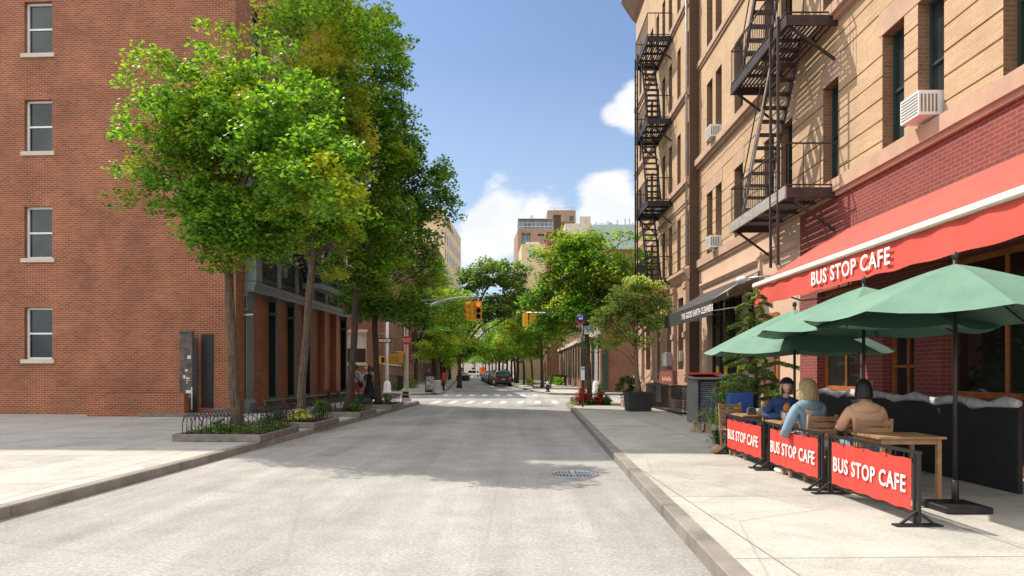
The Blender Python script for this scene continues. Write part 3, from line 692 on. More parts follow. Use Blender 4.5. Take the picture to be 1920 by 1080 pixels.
g.build('yellow_poster',M['yellow_ink'],swo)
t=MB(); t.box(U(19.9),U(19.72),-.14,-.003,z_(1.05),z_(4.0)); t.build('shop_pillar',M['stone_pink'],RA)
d=MB(); d.use(M['wood_orange']); a,c,p,q=door; d.box(a,c,.2,.28,p,q); d.box(a-.12,a-.003,-.05,.1,p-.1,q+.15); d.box(c+.003,c+.12,-.05,.1,p-.1,q+.15); d.box(a+.002,c-.002,-.04,.1,q+.003,q+.18)
do=d.build('door',None,RA); g=MB(); g.box(a+.14,c-.14,.19,.199,p+.9,q-.15); g.build('pane',M['glass_shop'],do)
t=MB(); t.box(U(17.1),U(16.9),-.09,-.003,z_(2.2),z_(2.6)); t.build('meter_box',M['galv'],RA)
t=MB(); t.box(U(19.0),U(18.9),-.03,-.003,z_(1.3),z_(1.6)); t.build('bell_panel',M['frame_white'],RA)
# cafe front, maroon painted brick
cf=[(U(15.3),U(13.4),z_(1.2),z_(3.4)),(U(12.6),U(11.6),z_(.2),z_(3.2)),(U(10.9),U(8.5),z_(1.2),z_(3.4))]
b=MB(); facade(b,U(16.199),LA,-.13,z_(5.579),cf,depth=.3,wall=M['brick_painted'],reveal=M['brick_painted']); b.build('cafe_wall',None,RA)
for i,o in enumerate(cf): window(RA,o,.25,M['wood_orange'],M['glass_shop'],.09,1,1,name='cafe_window')
# air conditioners
def aircon(u,z,parent):
    a=MB(); a.use(M['frame_white']); a.box(u,u+.52,-.36,.2,z,z+.40); 
    a.use(M['grey_panel']); 
    for k in range(7): a.box(u+.03,u+.49,-.364,-.3605,z+.04+k*.05,z+.06+k*.05); 
    for k in range(5): a.box(u-.004,u-.0005,-.33+k*.06,-.30+k*.06,z+.05,z+.34); a.box(u+.5205,u+.524,-.33+k*.06,-.30+k*.06,z+.05,z+.34)
    return a.build('air_conditioner',None,parent)
aircon(U(22.86),z_(5.78),RA); aircon(U(22.86),z_(9.5),RA); aircon(U(11.4),z_(5.8),RA)
# flood lamp on a bracket
fl_=MB(); fl_.tube([(U(16.6),-.02,z_(3.95)),(U(16.6),-.5,z_(4.0)),(U(16.75),-1.05,z_(3.95))],.025,6); fo=fl_.build('lamp_arm',M['galv'],RA)
fl_=MB(); fl_.ell((U(16.85),-1.2,z_(3.92)),(.26,.13,.09)); fl_.build('lamp_head',M['white_metal'],fo)

# fire escape kit, in the frame of a building (u, -outward, z)
def fire_escape(parent,u0,u1,out,levels,mat,railmat,step_dir=1,drop=None,stair_w=.55,light=None):
    for i,z in enumerate(levels):
        fe=MB()
        fe.box(u0,u1,-out,-out+.05,z-.16,z+.06); fe.box(u0-.0,u0+.05,-out+.051,-.01,z-.16,z+.06); fe.box(u1-.05,u1,-out+.051,-.01,z-.16,z+.06)
        fe.box(u0+.05,u1-.05,-.08,-.03,z-.06,z+.02)
        n=int(out/.095)
        for k in range(n): y=-out+.08+k*.095; fe.box(u0+.05,u1-.05,y,y+.05,z+.0,z+.03)
        for k in range(1,4): u=u0+(u1-u0)*k/4; fe.box(u-.03,u+.03,-out+.05,-.05,z-.08,z-.005)
        for u in (u0+.1,u1-.1): fe.bar((u,-out+.1,z-.12),(u,-.03,z-.85),.05,.05)
        feo=fe.build('fire_escape_landing',mat,parent)
        rl=MB()
        railing(rl,(u0+.02,-out+.02,z+.06),(u1-.02,-out+.02,z+.06),.95,.12,.014)
        railing(rl,(u0+.02,-out+.02,z+.06),(u0+.02,-.02,z+.06),.95,.28,.014); railing(rl,(u1-.02,-out+.02,z+.06),(u1-.02,-.02,z+.06),.95,.28,.014)
        rl.build('railing',railmat,feo)
        if i<len(levels)-1:
            z0=levels[i]+.05; z1=levels[i+1]; st=MB(); ua,ub=(u0+.45,u1-.75) if step_dir>0 else (u1-.45,u0+.75)
            y0=-out+.12; y1=y0+stair_w
            for y in (y0,y1): st.bar((ua,y,z0),(ub,y,z1),.05,.14)
            n=int((z1-z0)/.26)
            for k in range(1,n):
                t=k/n; u=ua+(ub-ua)*t; st.box(u-.09,u+.09,y0+.03,y1-.03,z0+(z1-z0)*t-.02,z0+(z1-z0)*t+.02)
            st.bar((ua,y0,z0+.8),(ub,y0,z1+.8),.025)
            st.build('stair',light or mat,feo)
        if drop and i==0:
            u,y,za,zb=drop; dl=MB()
            for uu in (u,u+.42): dl.bar((uu,y,za),(uu,y,zb),.05,.05)
            for k in range(int((zb-za)/.33)): dl.bar((u,y,za+.1+k*.33),(u+.42,y,za+.1+k*.33),.02)
            dl.build('drop_ladder',mat,feo)
fire_escape(RA,U(17.95),U(14.3),1.12,[z_(5.5),z_(9.2),z_(12.9),z_(16.5)],M['rust_iron'],M['rust_iron'],1,drop=(U(15.08),-1.15,z_(3.95),z_(9.4)),light=M['rust_iron'])
# heavier pale channel on the lowest landing
t=MB(); t.box(U(17.97),U(14.28),-1.16,-1.122,z_(5.32),z_(5.58)); t.build('fascia',M['light_iron'],RA)
t=MB()
for Y in (17.2,): 
    t.bar((U(17.3),-1.02,z_(5.6)),(U(15.0),-1.02,z_(9.3)),.06,.05)
t.build('stair_rail',M['light_iron'],RA)

# ================================================================== RIGHT: building B (slightly forward), far fire escape
BX=6.63; BY=35.6
RB=empty('banded_brick_building',(BX,BY,SW),AR,'beige brick corner tenement with brownstone ground floor and far fire escape','building')
UB=lambda Y: BY-Y
H_B=21.5; LBn=BY-AY
wY=[(25.45,24.97+.05),(26.75,26.2),(28.2,27.6),(29.4,28.85),(30.6,30.05),(31.9,31.3),(33.3,32.7),(34.7,34.1)]
opsB=[]
for p,q in ((5.62,7.62),(8.95,11.0),(12.3,14.4),(15.7,17.8)): opsB+=[(UB(a),UB(c),z_(p),z_(q)) for a,c in wY]
b=MB(); facade(b,0,LBn,z_(5.45),H_B,opsB,depth=.3,grooves=[z_(5.6+.41*k) for k in range(6)],wall=M['brick_beige'],reveal=M['brick_reveal_shade'])
b.use(M['brick_beige']); b.face([(0,0,-.1),(0,14,-.1),(0,14,H_B),(0,0,H_B)])
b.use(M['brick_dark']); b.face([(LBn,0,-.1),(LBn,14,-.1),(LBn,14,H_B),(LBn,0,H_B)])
b.use(M['brick_beige']); b.face([(0,14,-.1),(LBn,14,-.1),(LBn,14,H_B),(0,14,H_B)]); b.face([(0,0,H_B-.3),(LBn,0,H_B-.3),(LBn,14,H_B-.3),(0,14,H_B-.3)])
b.build('wall',None,RB)
for i,o in enumerate(opsB): window(RB,o,.3,M['frame_black'],M['glass'],.05,1,0)
def trimB(z,h,pr,mat='stone_pink'):
    t=MB(); t.box(-.05,LBn+.004,-pr,-.003,z_(z),z_(z+h)); t.box(-.03,LBn+.003,-pr*.5,-.003,z_(z-.1),z_(z)-.001); t.build('belt_course',M[mat],RB)
trimB(8.70,.2,.14); trimB(8.02,.12,.07); trimB(12.05,.2,.14); trimB(15.45,.2,.12)
t=MB(); mould(t,-.1,LBn+.06,[(-.003,z_(5.05)),(-.08,z_(5.08)),(-.14,z_(5.25)),(-.26,z_(5.32)),(-.26,z_(5.44)),(-.003,z_(5.47))]); t.build('cornice',M['stone_pink'],RB)
t=MB(); mould(t,-.1,LBn+.06,[(-.003,H_B-1.4),(-.2,H_B-1.2),(-.8,H_B-.3),(-.8,H_B+.1),(-.003,H_B+.12)]); t.build('roof_cornice',M['stone_brown'],RB)
# brownstone ground floor: pilasters, windows, entrance
gB=[(UB(26.6),UB(25.75),z_(1.7),z_(4.5)),(UB(28.5),UB(27.6),z_(1.7),z_(4.5)),(UB(30.5),UB(29.5),z_(1.25),z_(4.4)),(UB(33),UB(31.9),z_(1.7),z_(4.5))]
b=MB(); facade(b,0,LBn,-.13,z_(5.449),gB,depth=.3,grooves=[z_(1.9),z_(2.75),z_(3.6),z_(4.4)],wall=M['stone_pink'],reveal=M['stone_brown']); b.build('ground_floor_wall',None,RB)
for o in gB: window(RB,o,.28,M['frame_black'],M['glass'],.07,1,0)
for Y in (25.1,27.0,29.0,31.1,33.6,35.2):
    t=MB(); t.box(UB(Y)-.16,UB(Y)+.16,-.14,-.003,z_(1.2),z_(5.0)); 
    for z in (1.2,2.9,4.75): t.box(UB(Y)-.20,UB(Y)+.20,-.19,-.141,z_(z),z_(z+.2))
    t.build('pilaster',M['stone_pink'],RB)
t=MB(); t.box(0,LBn-.02,-.22,-.003,-.1,z_(1.1)); t.build('plinth',M['stone_brown'],RB)
t=MB(); t.tube([(LBn-.12,-.08,z_(5.6)),(LBn-.12,-.08,z_(20))],.05,8); t.build('downpipe',M['light_iron'],RB)
t=MB(); t.box(UB(25.45),UB(25.25),-.26,-.142,z_(2.0),z_(2.4)); t.build('meter_box',M['galv'],RB)
fire_escape(RB,UB(30.2),UB(27.5),1.05,[z_(5.35),z_(8.6),z_(12.0),z_(15.4)],M['black_iron'],M['black_iron'],-1)
t=MB()
for Y in (29.9,29.4):
    t.bar((UB(Y),-1.1,z_(5.4)),(UB(Y),-1.1,z_(15.6)),.06,.06)
for k in range(28): t.bar((UB(29.9),-1.1,z_(5.6+.35*k)),(UB(29.4),-1.1,z_(5.6+.35*k)),.02)
t.build('ladder',M['black_iron'],RB)

# ================================================================== awnings
def awning(name,label,u0,u1,Yloc,front,zb,zf,zt,mat,parent_loc,letters=None,edge=None,ribs=()):
    e=empty(name,parent_loc,AR,label,'awning')
    b=MB(); b.face([(u0,-.06,zt),(u1,-.06,zt),(u1,-front,zf),(u0,-front,zf)])
    b.face([(u0,-.06,zt-.02),(u1,-.06,zt-.02),(u1,-front,zf-.02),(u0,-front,zf-.02)])
    return e
def slope_sheet(b,u0,u1,front,zf,zt,sag=.0,n=10,wave=0):
    for i in range(n):
        for j in range(4):
            def P(a,t):
                u=u0+(u1-u0)*a; y=-.08-(front-.08)*t; z=zt+(zf-zt)*t - sag*math.sin(PI*t)
                return (u,y,z)
            b.raw([P(i/n,j/4),P((i+1)/n,j/4),P((i+1)/n,(j+1)/4),P(i/n,(j+1)/4)],[(0,1,2,3)],True)
# cleaners awning: two bays of black canvas
e=empty('shop_awning',(AX,AY,SW),AR,'black canvas shop awning with white lettering over the cleaners window','awning')
u0,u1=U(24.35),U(18.55); um=U(21.75)
for (a,c) in ((u0,um-.03),(um+.03,u1)):
    b=MB(); slope_sheet(b,a,c,1.42,z_(3.62),z_(4.42)); b.box(a,c,-1.43,-1.41,z_(3.18),z_(3.62))
    b.face([(a,-.08,z_(4.42)),(a,-1.42,z_(3.62)),(a,-1.42,z_(3.18)),(a,-1.25,z_(3.62))]); b.build('canopy',M['black_canvas'],e)
text('THE GOOD EARTH CLEANERS',.27,M['white_ink'],e,((um+u1)/2-.02,-1.436,z_(3.38)),sx=.86,bold=.003,ext=.002)
b=MB(); b.tube([(u0,-.1,z_(3.5)),(u0,-1.4,z_(3.3))],.015,6); b.tube([(u1,-.1,z_(3.5)),(u1,-1.4,z_(3.3))],.015,6); b.tube([(um,-.1,z_(3.5)),(um,-1.4,z_(3.3))],.015,6)
b.tube([(u1-.02,-1.40,z_(3.62)),(u1-.02,-.1,z_(4.42))],.018,6); b.build('frame',M['galv'],e)
# cafe awning
e=empty('cafe_awning',(AX,AY,SW),AR,'red cafe awning with cream edge bar and scalloped front flap','awning')
u0,u1=U(14.15),U(6.6)
b=MB(); slope_sheet(b,u0,u1,1.82,z_(3.44),z_(4.55)); b.build('canopy',M['red_awning'],e)
b=MB(); n=60
for i in range(n):
    a=u0+(u1-u0)*i/n; c=u0+(u1-u0)*(i+1)/n; wv=lambda t:-1.83-.012*math.sin(t*9)
    b.raw([(a,wv(a)+.0,z_(3.37)),(c,wv(c),z_(3.37)),(c,wv(c)-.02,z_(2.97)+.01*math.sin(c*7)),(a,wv(a)-.02,z_(2.97)+.01*math.sin(a*7))],[(0,1,2,3)],True)
b.face([(u0,-1.8,z_(3.4)),(u0,-1.84,z_(2.97)),(u0,-1.45,z_(3.1)),(u0,-1.4,z_(3.5))]); b.build('valance',M['red_awning'],e)
b=MB(); b.box(u0-.02,u1,-1.90,-1.80,z_(3.375),z_(3.47)); b.build('front_bar',M['cream'],e,bevel=.02)
text('BUS STOP CAFE',.33,M['white_ink'],e,(u0+2.72,-1.875,z_(3.17)),sx=.95,bold=.005,ext=.003,align='LEFT')
b=MB(); b.tube([(u0+.1,-.05,z_(3.2)),(u0+.1,-.9,z_(3.1)),(u0+.1,-1.8,z_(3.4))],.02,6); b.build('arm',M['galv'],e)

# ================================================================== far right corner building and row
e=empty('brick_shop_building',(6.35,90,SW),AR,'low red brick corner building with tall green shop windows beyond the white lamp post','building')
W=90-47.5; b=MB(); ops=[]
u=W-1.0
for k in range(12): ops.append((u-1.9,u,.75,3.9)); u-=2.75
ops2=[(W-1.2-k*2.75-1.2,W-1.2-k*2.75,5.2,7.2) for k in range(12)]
facade(b,0,W,-.13,10.2,ops+ops2,depth=.07,wall=M['brick_red2'],reveal=M['brick_red2']); 
b.face([(W,0,-.1),(W,16,-.1),(W,16,10.2),(W,0,10.2)]); b.face([(0,0,-.1),(0,16,-.1),(0,16,10.2),(0,0,10.2)]); b.face([(0,0,9.9),(W,0,9.9),(W,16,9.9),(0,16,9.9)])
b.build('wall',None,e)
for o in ops: window(e,o,.07,M['frame_green'],M['glass'],.12,1,1)
for o in ops2: window(e,o,.07,M['frame_white'],M['glass'],.07,1,0)
for k in range(13):
    t=MB(); uu=W-.5-k*2.75; t.box(uu-.14,uu+.14,-.05,-.003,0,4.1); t.build('pilaster',M['stone_pink'],e)
t=MB(); t.box(0,W+.05,-.22,-.003,4.15,4.5); t.build('shop_cornice',M['limestone'],e)
t=MB(); t.box(W+.003,W+.1,.12,.5,.2,3.0); t.build('side_window',M['frame_green'],e)
t=MB(); t.box(W+.003,W+.16,5.5,14,-.05,.22); t.build('plinth',M['limestone'],e)
for i,(x,y) in enumerate(((4.2,1.5),(6.9,2.0))):
    t=MB(); t.tube([(W-3-x,y,10.0),(W-3-x,y,10.9),(W-2.85-x,y,11.15),(W-2.5-x,y,11.2),(W-2.3-x,y,10.95)],.13,8); t.build('roof_vent',M['white_metal'],e)
row_building('brick_building','far brick block on the right beyond the low corner building',(5.0,158,SW),AR,62,13,12,M['brick_red2'],M['brick_red2'],M['frame_white'],20,4,3.2,1.3,(1.0,1.8),None,.3)

# ================================================================== skyline
def block(e,x0,x1,y0,y1,z0,z1,mat,name='wall'):
    b=MB(); b.box(x0,x1,y0,y1,z0,z1); return b.build(name,mat,e)
# apartment tower with glazed penthouse
Y=150.; X=lambda px:(px-960)*Y/F; Zp=lambda py:CAM_H+(HZ-py)*Y/F
e=empty('apartment_tower',(X(964),Y,0),0,'distant orange brick tower with glazed penthouse left of the dark chimney','building')
L=lambda px:X(px)-X(964)
b=MB(); aw=(L(978),L(994.5),Zp(465),Zp(438)); aw2=(L(1008),L(1020),Zp(443),Zp(438.5))
lows=[(L(978+i*17),L(986+i*17),Zp(480+30*j),Zp(470+30*j)) for i in range(3) for j in range(2)]
facade(b,L(971),L(1038),0,Zp(429),[aw,aw2]+lows,depth=.5,wall=M['brick_far'],reveal=M['brick_far'])
b.face([(L(971),0,0),(0,12,0),(0,12,Zp(429)),(L(971),0,Zp(429))]); b.face([(0,12,0),(L(1038),12,0),(L(1038),12,Zp(429)),(0,12,Zp(429))]); b.face([(L(1038),0,0),(L(1038),12,0),(L(1038),12,Zp(429)),(L(1038),0,Zp(429))]); b.face([(L(971),0,Zp(429)),(L(1038),0,Zp(429)),(L(1038),12,Zp(429)),(0,12,Zp(429))])
b.build('wall',None,e)
for o in [aw,aw2]+lows: window(e,o,.5,M['frame_white'] if o in lows else M['frame_black'],M['glass_blue'],.12,2,2 if o is aw else 1)
b=MB(); b.tube([(L(978)+(.99*(1+math.cos(PI-t*PI/8))),-.02,Zp(438)+.5*math.sin(t*PI/8)) for t in range(9)],.12,5); b.build('arch',M['brick_far'],e)
p=MB(); p.box(L(973),L(1038),1.2,11,Zp(429)+.01,Zp(411)); ph=p.build('penthouse',M['glass_blue'],e)
p=MB()
for k in range(9): u=L(973)+k*.96; p.box(u-.06,u+.06,1.1,1.19,Zp(429),Zp(411))
for z in (Zp(429),Zp(423),Zp(416),Zp(411)): p.box(L(972),L(1038),1.08,1.2,z-.08,z+.08)
p.box(L(971),L(1038),0,11,Zp(411)+.09,Zp(409.5)); p.build('mullions',M['galv'],ph)
p=MB(); p.box(L(983),L(993),3,6,Zp(409),Zp(404)); p.box(L(987),L(1000),3,6,Zp(406.8),Zp(405)); p.box(L(995.5),L(1000),3,4,Zp(408),Zp(398)); p.build('roof_plant',M['galv'],e)
p=MB(); p.box(L(1027),L(1081),2,12,Zp(412),Zp(390.5)); tw=p.build('upper_tower',M['brick_far'],e)
p=MB(); p.box(L(1069),L(1077),1.93,1.99,Zp(410),Zp(401)); p.box(L(1046),L(1050),1.93,1.99,Zp(406),Zp(400)); p.build('window',M['glass'],tw)
p=MB(); railing(p,(L(1030),2.2,Zp(390)),(L(1079),2.2,Zp(390)),.55,.5,.05); p.build('roof_rail',M['galv'],tw)
p=MB(); p.tube([(L(1041),3,Zp(390)),(L(1041),3,Zp(382))],.06,5); p.build('aerial',M['galv'],tw)
# lower beige building before it
Y=118.; e=empty('beige_low_building',(X(973),Y,0),0,'small beige building with terrace in front of the orange brick tower','building')
L=lambda px:X(px)-X(973)
ops=[(L(990),L(1000),Zp(486),Zp(469)),(L(1009),L(1016),Zp(486),Zp(469))]
b=MB(); facade(b,L(978),L(1040),0,Zp(457.5),ops,depth=.3,wall=M['tan'],reveal=M['tan']); b.face([(L(978),0,0),(0,9,0),(0,9,Zp(457.5)),(L(978),0,Zp(457.5))]); b.face([(L(978),0,Zp(457.5)),(L(1040),0,Zp(457.5)),(L(1040),9,Zp(457.5)),(0,9,Zp(457.5))]); b.build('wall',None,e)
for o in ops: window(e,o,.3,M['frame_white'],M['blind'],.15,0,1)
p=MB(); p.box(L(986),L(1012),1.5,6,Zp(457),Zp(450.5)); p.build('roof_house',M['limestone'],e)
# dark chimney stack + red row
Y=100.; e=empty('chimney_house',(X(1024),Y,0),0,'dark brick chimney stack on a red row house rising behind the green street tree','building')
L=lambda px:X(px)-X(1024)
b=MB(); b.box(L(1038.5),L(1051.5),0,2.5,0,Zp(404.5)); b.box(L(1037.8),L(1052.2),-.1,2.6,Zp(404.5),Zp(403.2)); b.build('chimney',M['brick_dark'],e)
b=MB(); b.box(L(1026),L(1038.3),-.5,6,0,Zp(440)); b.box(L(1024),L(1038.3),-.8,6.2,Zp(440),Zp(436.5)); b.build('wall',M['brick_painted'],e)
b=MB(); b.box(L(1052.4),L(1100),.2,8,0,Zp(446)); b.build('side_wall',M['brick_red2'],e)
# pale green roof building at right with roof clutter
Y=125.; e=empty('green_roof_building',(X(1060),Y,0),0,'grey green building with roof garden clutter behind the trees on the right','building')
L=lambda px:X(px)-X(1060)
mg=mat_plain('pale_green_copper',(.33,.42,.36),.8,var=.1,scale=.6)
b=MB(); b.box(L(1112),L(1330),0,10,0,Zp(421)); b.build('wall',mg,e)
b=MB(); b.box(0,L(1111.8),1,9,0,Zp(417)); b.box(L(1088),L(1098),1.2,5,Zp(417)+.01,Zp(403)); b.box(L(1099),L(1110),2,5,Zp(417)+.01,Zp(401)); b.build('grey_wing',M['limestone'],e)
b=MB()
for px,h in ((1120,9),(1131,7),(1143,12),(1152,6),(1161,14),(1176,16),(1184,16),(1190,8)):
    b.box(L(px)-.12,L(px)+.12,2,2.25,Zp(421),Zp(421-h)); 
b.box(L(1120),L(1150),2.1,2.15,Zp(414),Zp(413.3)); b.box(L(1146),L(1152),2.5,3.5,Zp(421),Zp(411)); b.box(L(1158),L(1163),2.5,3.5,Zp(421),Zp(414)); b.build('roof_plant',M['galv'],e)
# left tan tower and pink brick house
Y=130.; e=empty('tan_tower',(X(775),Y,0),0,'tall tan stone building with heavy cornice seen between the left trees and the sky','building')
L=lambda px:X(px)-X(775)
b=MB(); ops=[(L(797),L(808),Zp(446-k*-34),Zp(430-k*-34)) for k in range(0,4)]
facade(b,0,L(833),0,Zp(396),ops,depth=.5,wall=M['tan'],reveal=M['tan'])
b.face([(L(833),0,0),(L(845),26,0),(L(845),26,Zp(396)),(L(833),0,Zp(396))]); b.face([(0,0,Zp(396)),(L(833),0,Zp(396)),(L(845),26,Zp(396)),(0,26,Zp(396))]); b.build('wall',None,e)
for o in ops: window(e,o,.5,M['frame_black'],M['glass_blue'],.12,2,1)
b=MB(); b.box(-1,L(835),-.5,0-.004,Zp(412),Zp(409)); b.box(-1,L(835.5),-.8,.5,Zp(396)+.004,Zp(393)); b.box(L(833.5)+.4,L(836.5)+.4,3,26,Zp(412),Zp(408)); b.build('cornice',M['tan'],e)
vs=MB()
for k in range(8):
    for s in range(9):
        t0=(k*3.2+1.4)/26; x=L(833)+(L(845)-L(833))*t0; z=Zp(680)+s*3.4
        vs.box(x+.02,x+.10,t0*26-.2,t0*26+1.1,z,z+1.9)
vs.build('street_windows',M['glass'],e)
Y=100.; e=empty('pink_brick_house',(X(780),Y,0),0,'pinkish brick gable with a dark shaft below the tan stone tower','building')
L=lambda px:X(px)-X(780)
mp_=mat_brick('brick_pink',(.36,.18,.17),(.30,.15,.14),(.38,.27,.25))
b=MB(); b.box(0,L(808),0,14,0,Zp(456.5)); b.build('wall',mp_,e)
b=MB(); b.box(L(808)+.003,L(816),.8,14,0,Zp(457)); b.build('shaft',M['brick_dark'],e)
b=MB(); b.box(L(792),L(818),-.1,3,Zp(456.5)+.004,Zp(455)); b.build('coping',M['limestone'],e)
# ------------------------------------------------------------------ foliage
nrng=np.random.default_rng(11)
def leaf_mesh(name, pts, size, mat, up=.35, aspect=.8, outward=None, droop=0.0, size_var=.35, bend=True):
    """one small folded leaf at every point"""
    n=len(pts); P=np.asarray(pts,float)
    nr=nrng.normal(size=(n,3)); nr/=np.linalg.norm(nr,axis=1)[:,None]+1e-9
    nr[:,2]=np.abs(nr[:,2]); nr+=np.array([0,0,up*2]); 
    if outward is not None: nr+=outward*.8
    nr/=np.linalg.norm(nr,axis=1)[:,None]+1e-9
    t=nrng.normal(size=(n,3)); t[:,2]-=droop*2; t-=nr*np.sum(t*nr,axis=1)[:,None]; t/=np.linalg.norm(t,axis=1)[:,None]+1e-9
    s=np.cross(nr,t); sz=size*(1+size_var*nrng.uniform(-1,1,size=n))[:,None]
    a=P-t*sz*.5; c=P+t*sz*.5; lift=nr*sz*.10
    b=P+t*sz*.12+s*sz*.5*aspect+lift; d=P+t*sz*.12-s*sz*.5*aspect+lift
    V=np.stack([a,b,c,d],axis=1).reshape(-1,3)
    me=bpy.data.meshes.new(name); me.vertices.add(4*n); me.vertices.foreach_set('co',V.ravel())
    # two triangles folded at the midrib
    idx=np.arange(n)[:,None]*4
    F_=np.concatenate([idx+np.array([0,1,2]),idx+np.array([0,2,3])],axis=1).reshape(-1)
    me.loops.add(6*n); me.loops.foreach_set('vertex_index',F_.astype(np.int32))
    me.polygons.add(2*n); me.polygons.foreach_set('loop_start',np.arange(0,6*n,3,dtype=np.int32))
    try: me.polygons.foreach_set('loop_total',np.full(2*n,3,dtype=np.int32))
    except Exception: pass
    me.materials.append(mat); me.update(calc_edges=True); return me
def crown_points(blobs, total, clump_r=.38, clump_leaves=70, hollow=.45):
    """blobs: (centre, (rx,ry,rz)[, weight]); leaves gathered in clumps through their volume"""
    vol=np.array([ (b[1][0]*b[1][1]*b[1][2])**(2/3.)*(b[2] if len(b)>2 else 1) for b in blobs]); vol/=vol.sum()
    nc=max(4,int(total/clump_leaves)); cs=[]
    for b,v in zip(blobs,vol):
        k=max(1,int(round(nc*v))); d=nrng.normal(size=(k,3)); d/=np.linalg.norm(d,axis=1)[:,None]
        r=hollow+(1-hollow)*nrng.uniform(0,1,size=k)**.6
        r*=1+.16*np.sin(d[:,0]*5+b[0][0])*np.cos(d[:,2]*6+b[0][1])
        c=np.array(b[0])+d*r[:,None]*np.array(b[1]); cs.append(c)
    C=np.concatenate(cs); k=len(C)
    sizes=clump_r*(.55+.9*nrng.uniform(0,1,size=k))
    cnt=np.maximum(6,(clump_leaves*(sizes/clump_r)**1.6)).astype(int)
    I=np.repeat(np.arange(k),cnt); n=len(I)
    d=nrng.normal(size=(n,3)); d/=np.linalg.norm(d,axis=1)[:,None]; r=nrng.uniform(0,1,size=n)**.42
    # flattened, slightly drooping sprays
    off=d*r[:,None]*sizes[I][:,None]*np.array([1.15,1.15,.62])
    off[:,2]-=.25*(off[:,0]**2+off[:,1]**2)/np.maximum(sizes[I],.05)
    return C[I]+off, C, d
def tree(name,label,base,path,rads,blobs,nleaf,size,leafmat,barkmat,cat='tree',group=None,clump_r=.38,cl=70,limbs=26,up=.35,hollow=.4,droop=.1,limb_from=.5,parent_extra=None):
    base=Vector(base); e=empty(name,base,0,label,cat,group)
    W=[Vector(p)-base for p in path]
    blobs=[((Vector(b[0])-base),)+tuple(b[1:]) for b in blobs]
    pts,C,d=crown_points(blobs,nleaf,clump_r,cl,hollow)
    tb=MB(); 
    # smooth trunk with slight wobble and flared foot
    pth=[];rr=[]
    for i in range(len(W)-1):
        for j in range(4):
            t=j/4; p=W[i].lerp(W[i+1],t)+Vector((math.sin(i*4+j*1.3)*.012,math.cos(i*3+j)*.012,0)); pth.append(p); rr.append(rads[i]+(rads[i+1]-rads[i])*t)
    pth.append(W[-1]); rr.append(rads[-1]); rr[0]*=1.35; rr[1]*=1.05
    pth[0]=pth[0]-Vector((0,0,.05))
    tb.tube(pth,rr,10)
    # limbs reach to clumps
    k=len(C); idx=nrng.choice(k,size=min(limbs,k),replace=False)
    hn=len(pth)
    for i in idx:
        c=Vector(C[i]); 
        # start where the trunk is below the clump
        best=None
        for q in range(int(hn*limb_from),hn):
            p=pth[q]; 
            sc=abs((c.z-p.z)-(Vector((c.x-p.x,c.y-p.y,0)).length*.75))
            if best is None or sc<best[0]: best=(sc,q)
        q=best[1]; p=pth[q]; r0=min(rr[q]*.5,.010+.010*(c-p).length)
        m1=p.lerp(c,.35)+Vector((0,0,.12*(c-p).length)); m2=p.lerp(c,.7)+Vector((rnd.uniform(-.1,.1),rnd.uniform(-.1,.1),.10*(c-p).length))
        tb.tube([p,m1,m2,c],[r0,r0*.7,r0*.42,.006],6)
    tb.build('trunk',barkmat,e)
    mesh_obj('crown',leaf_mesh('crown',pts,size,leafmat,up,droop=droop),e)
    return e
def B(px,py,Y,rx,rz,ry=None,w=1.0): return (at(px,py,Y),(rx,ry or rx,rz),w)

# kerbside trees on the left
b1=(-6.60,16.0,SW+.12)
tree('street_tree','leaning ginkgo trunk in the nearest hooped tree bed, crown filling the upper left',b1,
     [b1,at(438,700,16),at(432,600,16),at(430,500,16),at(428,390,15.8),at(440,290,15.6)],[.145,.118,.106,.10,.08,.04],
     [B(385,250,15.5,1.4,1.05),B(460,235,15,1.2,.9,1.3),B(540,235,13.6,1.05,.75,1.0),B(420,190,15.5,1.2,.55,1.2,.8),B(300,260,15.6,1.1,1.0,1.2,.35),B(340,150,15.5,1.3,.8,1.3,.4),B(450,120,15.4,1.3,.7,1.2,.4),B(270,350,15.6,.7,.7,.8,.35),B(560,170,14.4,.8,.5,.8,.5),B(600,300,12.6,.75,.75,.8),B(640,360,12.3,.42,.42,.5),B(560,330,13,.8,.65),B(500,300,14,1.0,.8),
      B(420,385,15,.9,.55,1.1),B(480,415,15.3,1.0,.55,1.2),B(545,395,14.4,.85,.45),B(365,340,15.3,.8,.9),B(440,450,15.8,.45,.45,.6,.7),B(505,465,15.6,.35,.4,.5,.6),B(410,430,15.0,.75,.5,.7,.9),B(455,465,14.9,.60,.38,.5,1.0),B(400,470,15.2,.45,.35,.4,.9),B(440,420,14.6,.8,.5,.6,1.0),B(490,440,14.6,.6,.45,.5,.9),B(500,430,15.2,.8,.6,.9,.8),B(385,380,15.4,.7,.6,.8,.7),B(665,378,12.2,.22,.22,.3,.5)],
     50000,.10,M['leaf_ginkgo'],M['bark'],clump_r=.30,cl=60,limbs=60,hollow=.25,droop=.6,limb_from=.70)
b2=(-6.25,19.7,SW+.12)
tree('street_tree','slim leaning ginkgo with yellowing leaves in the bed with the yellow hosta',b2,
     [b2,at(567,720,19.8),at(574,620,20),at(583,520,20.2),at(592,400,20.4),at(600,280,20.6)],[.135,.125,.115,.10,.075,.03],
     [B(585,300,20.5,1.3,1.4),B(640,290,21,.95,1.1),B(590,430,20.4,1.0,.75),B(640,420,20.8,.8,1.0),B(650,250,21,.8,.8),B(600,180,20.5,1.6,1.2),B(615,500,20.4,.40,.5,.4,.5),B(600,60,20.5,1.9,1.3,1.9,.8)],
     30000,.11,M['leaf_yellow'],M['bark'],clump_r=.33,cl=55,limbs=50,hollow=.25,droop=.5,limb_from=.62)
b3=(-5.72,23.1,SW+.12)
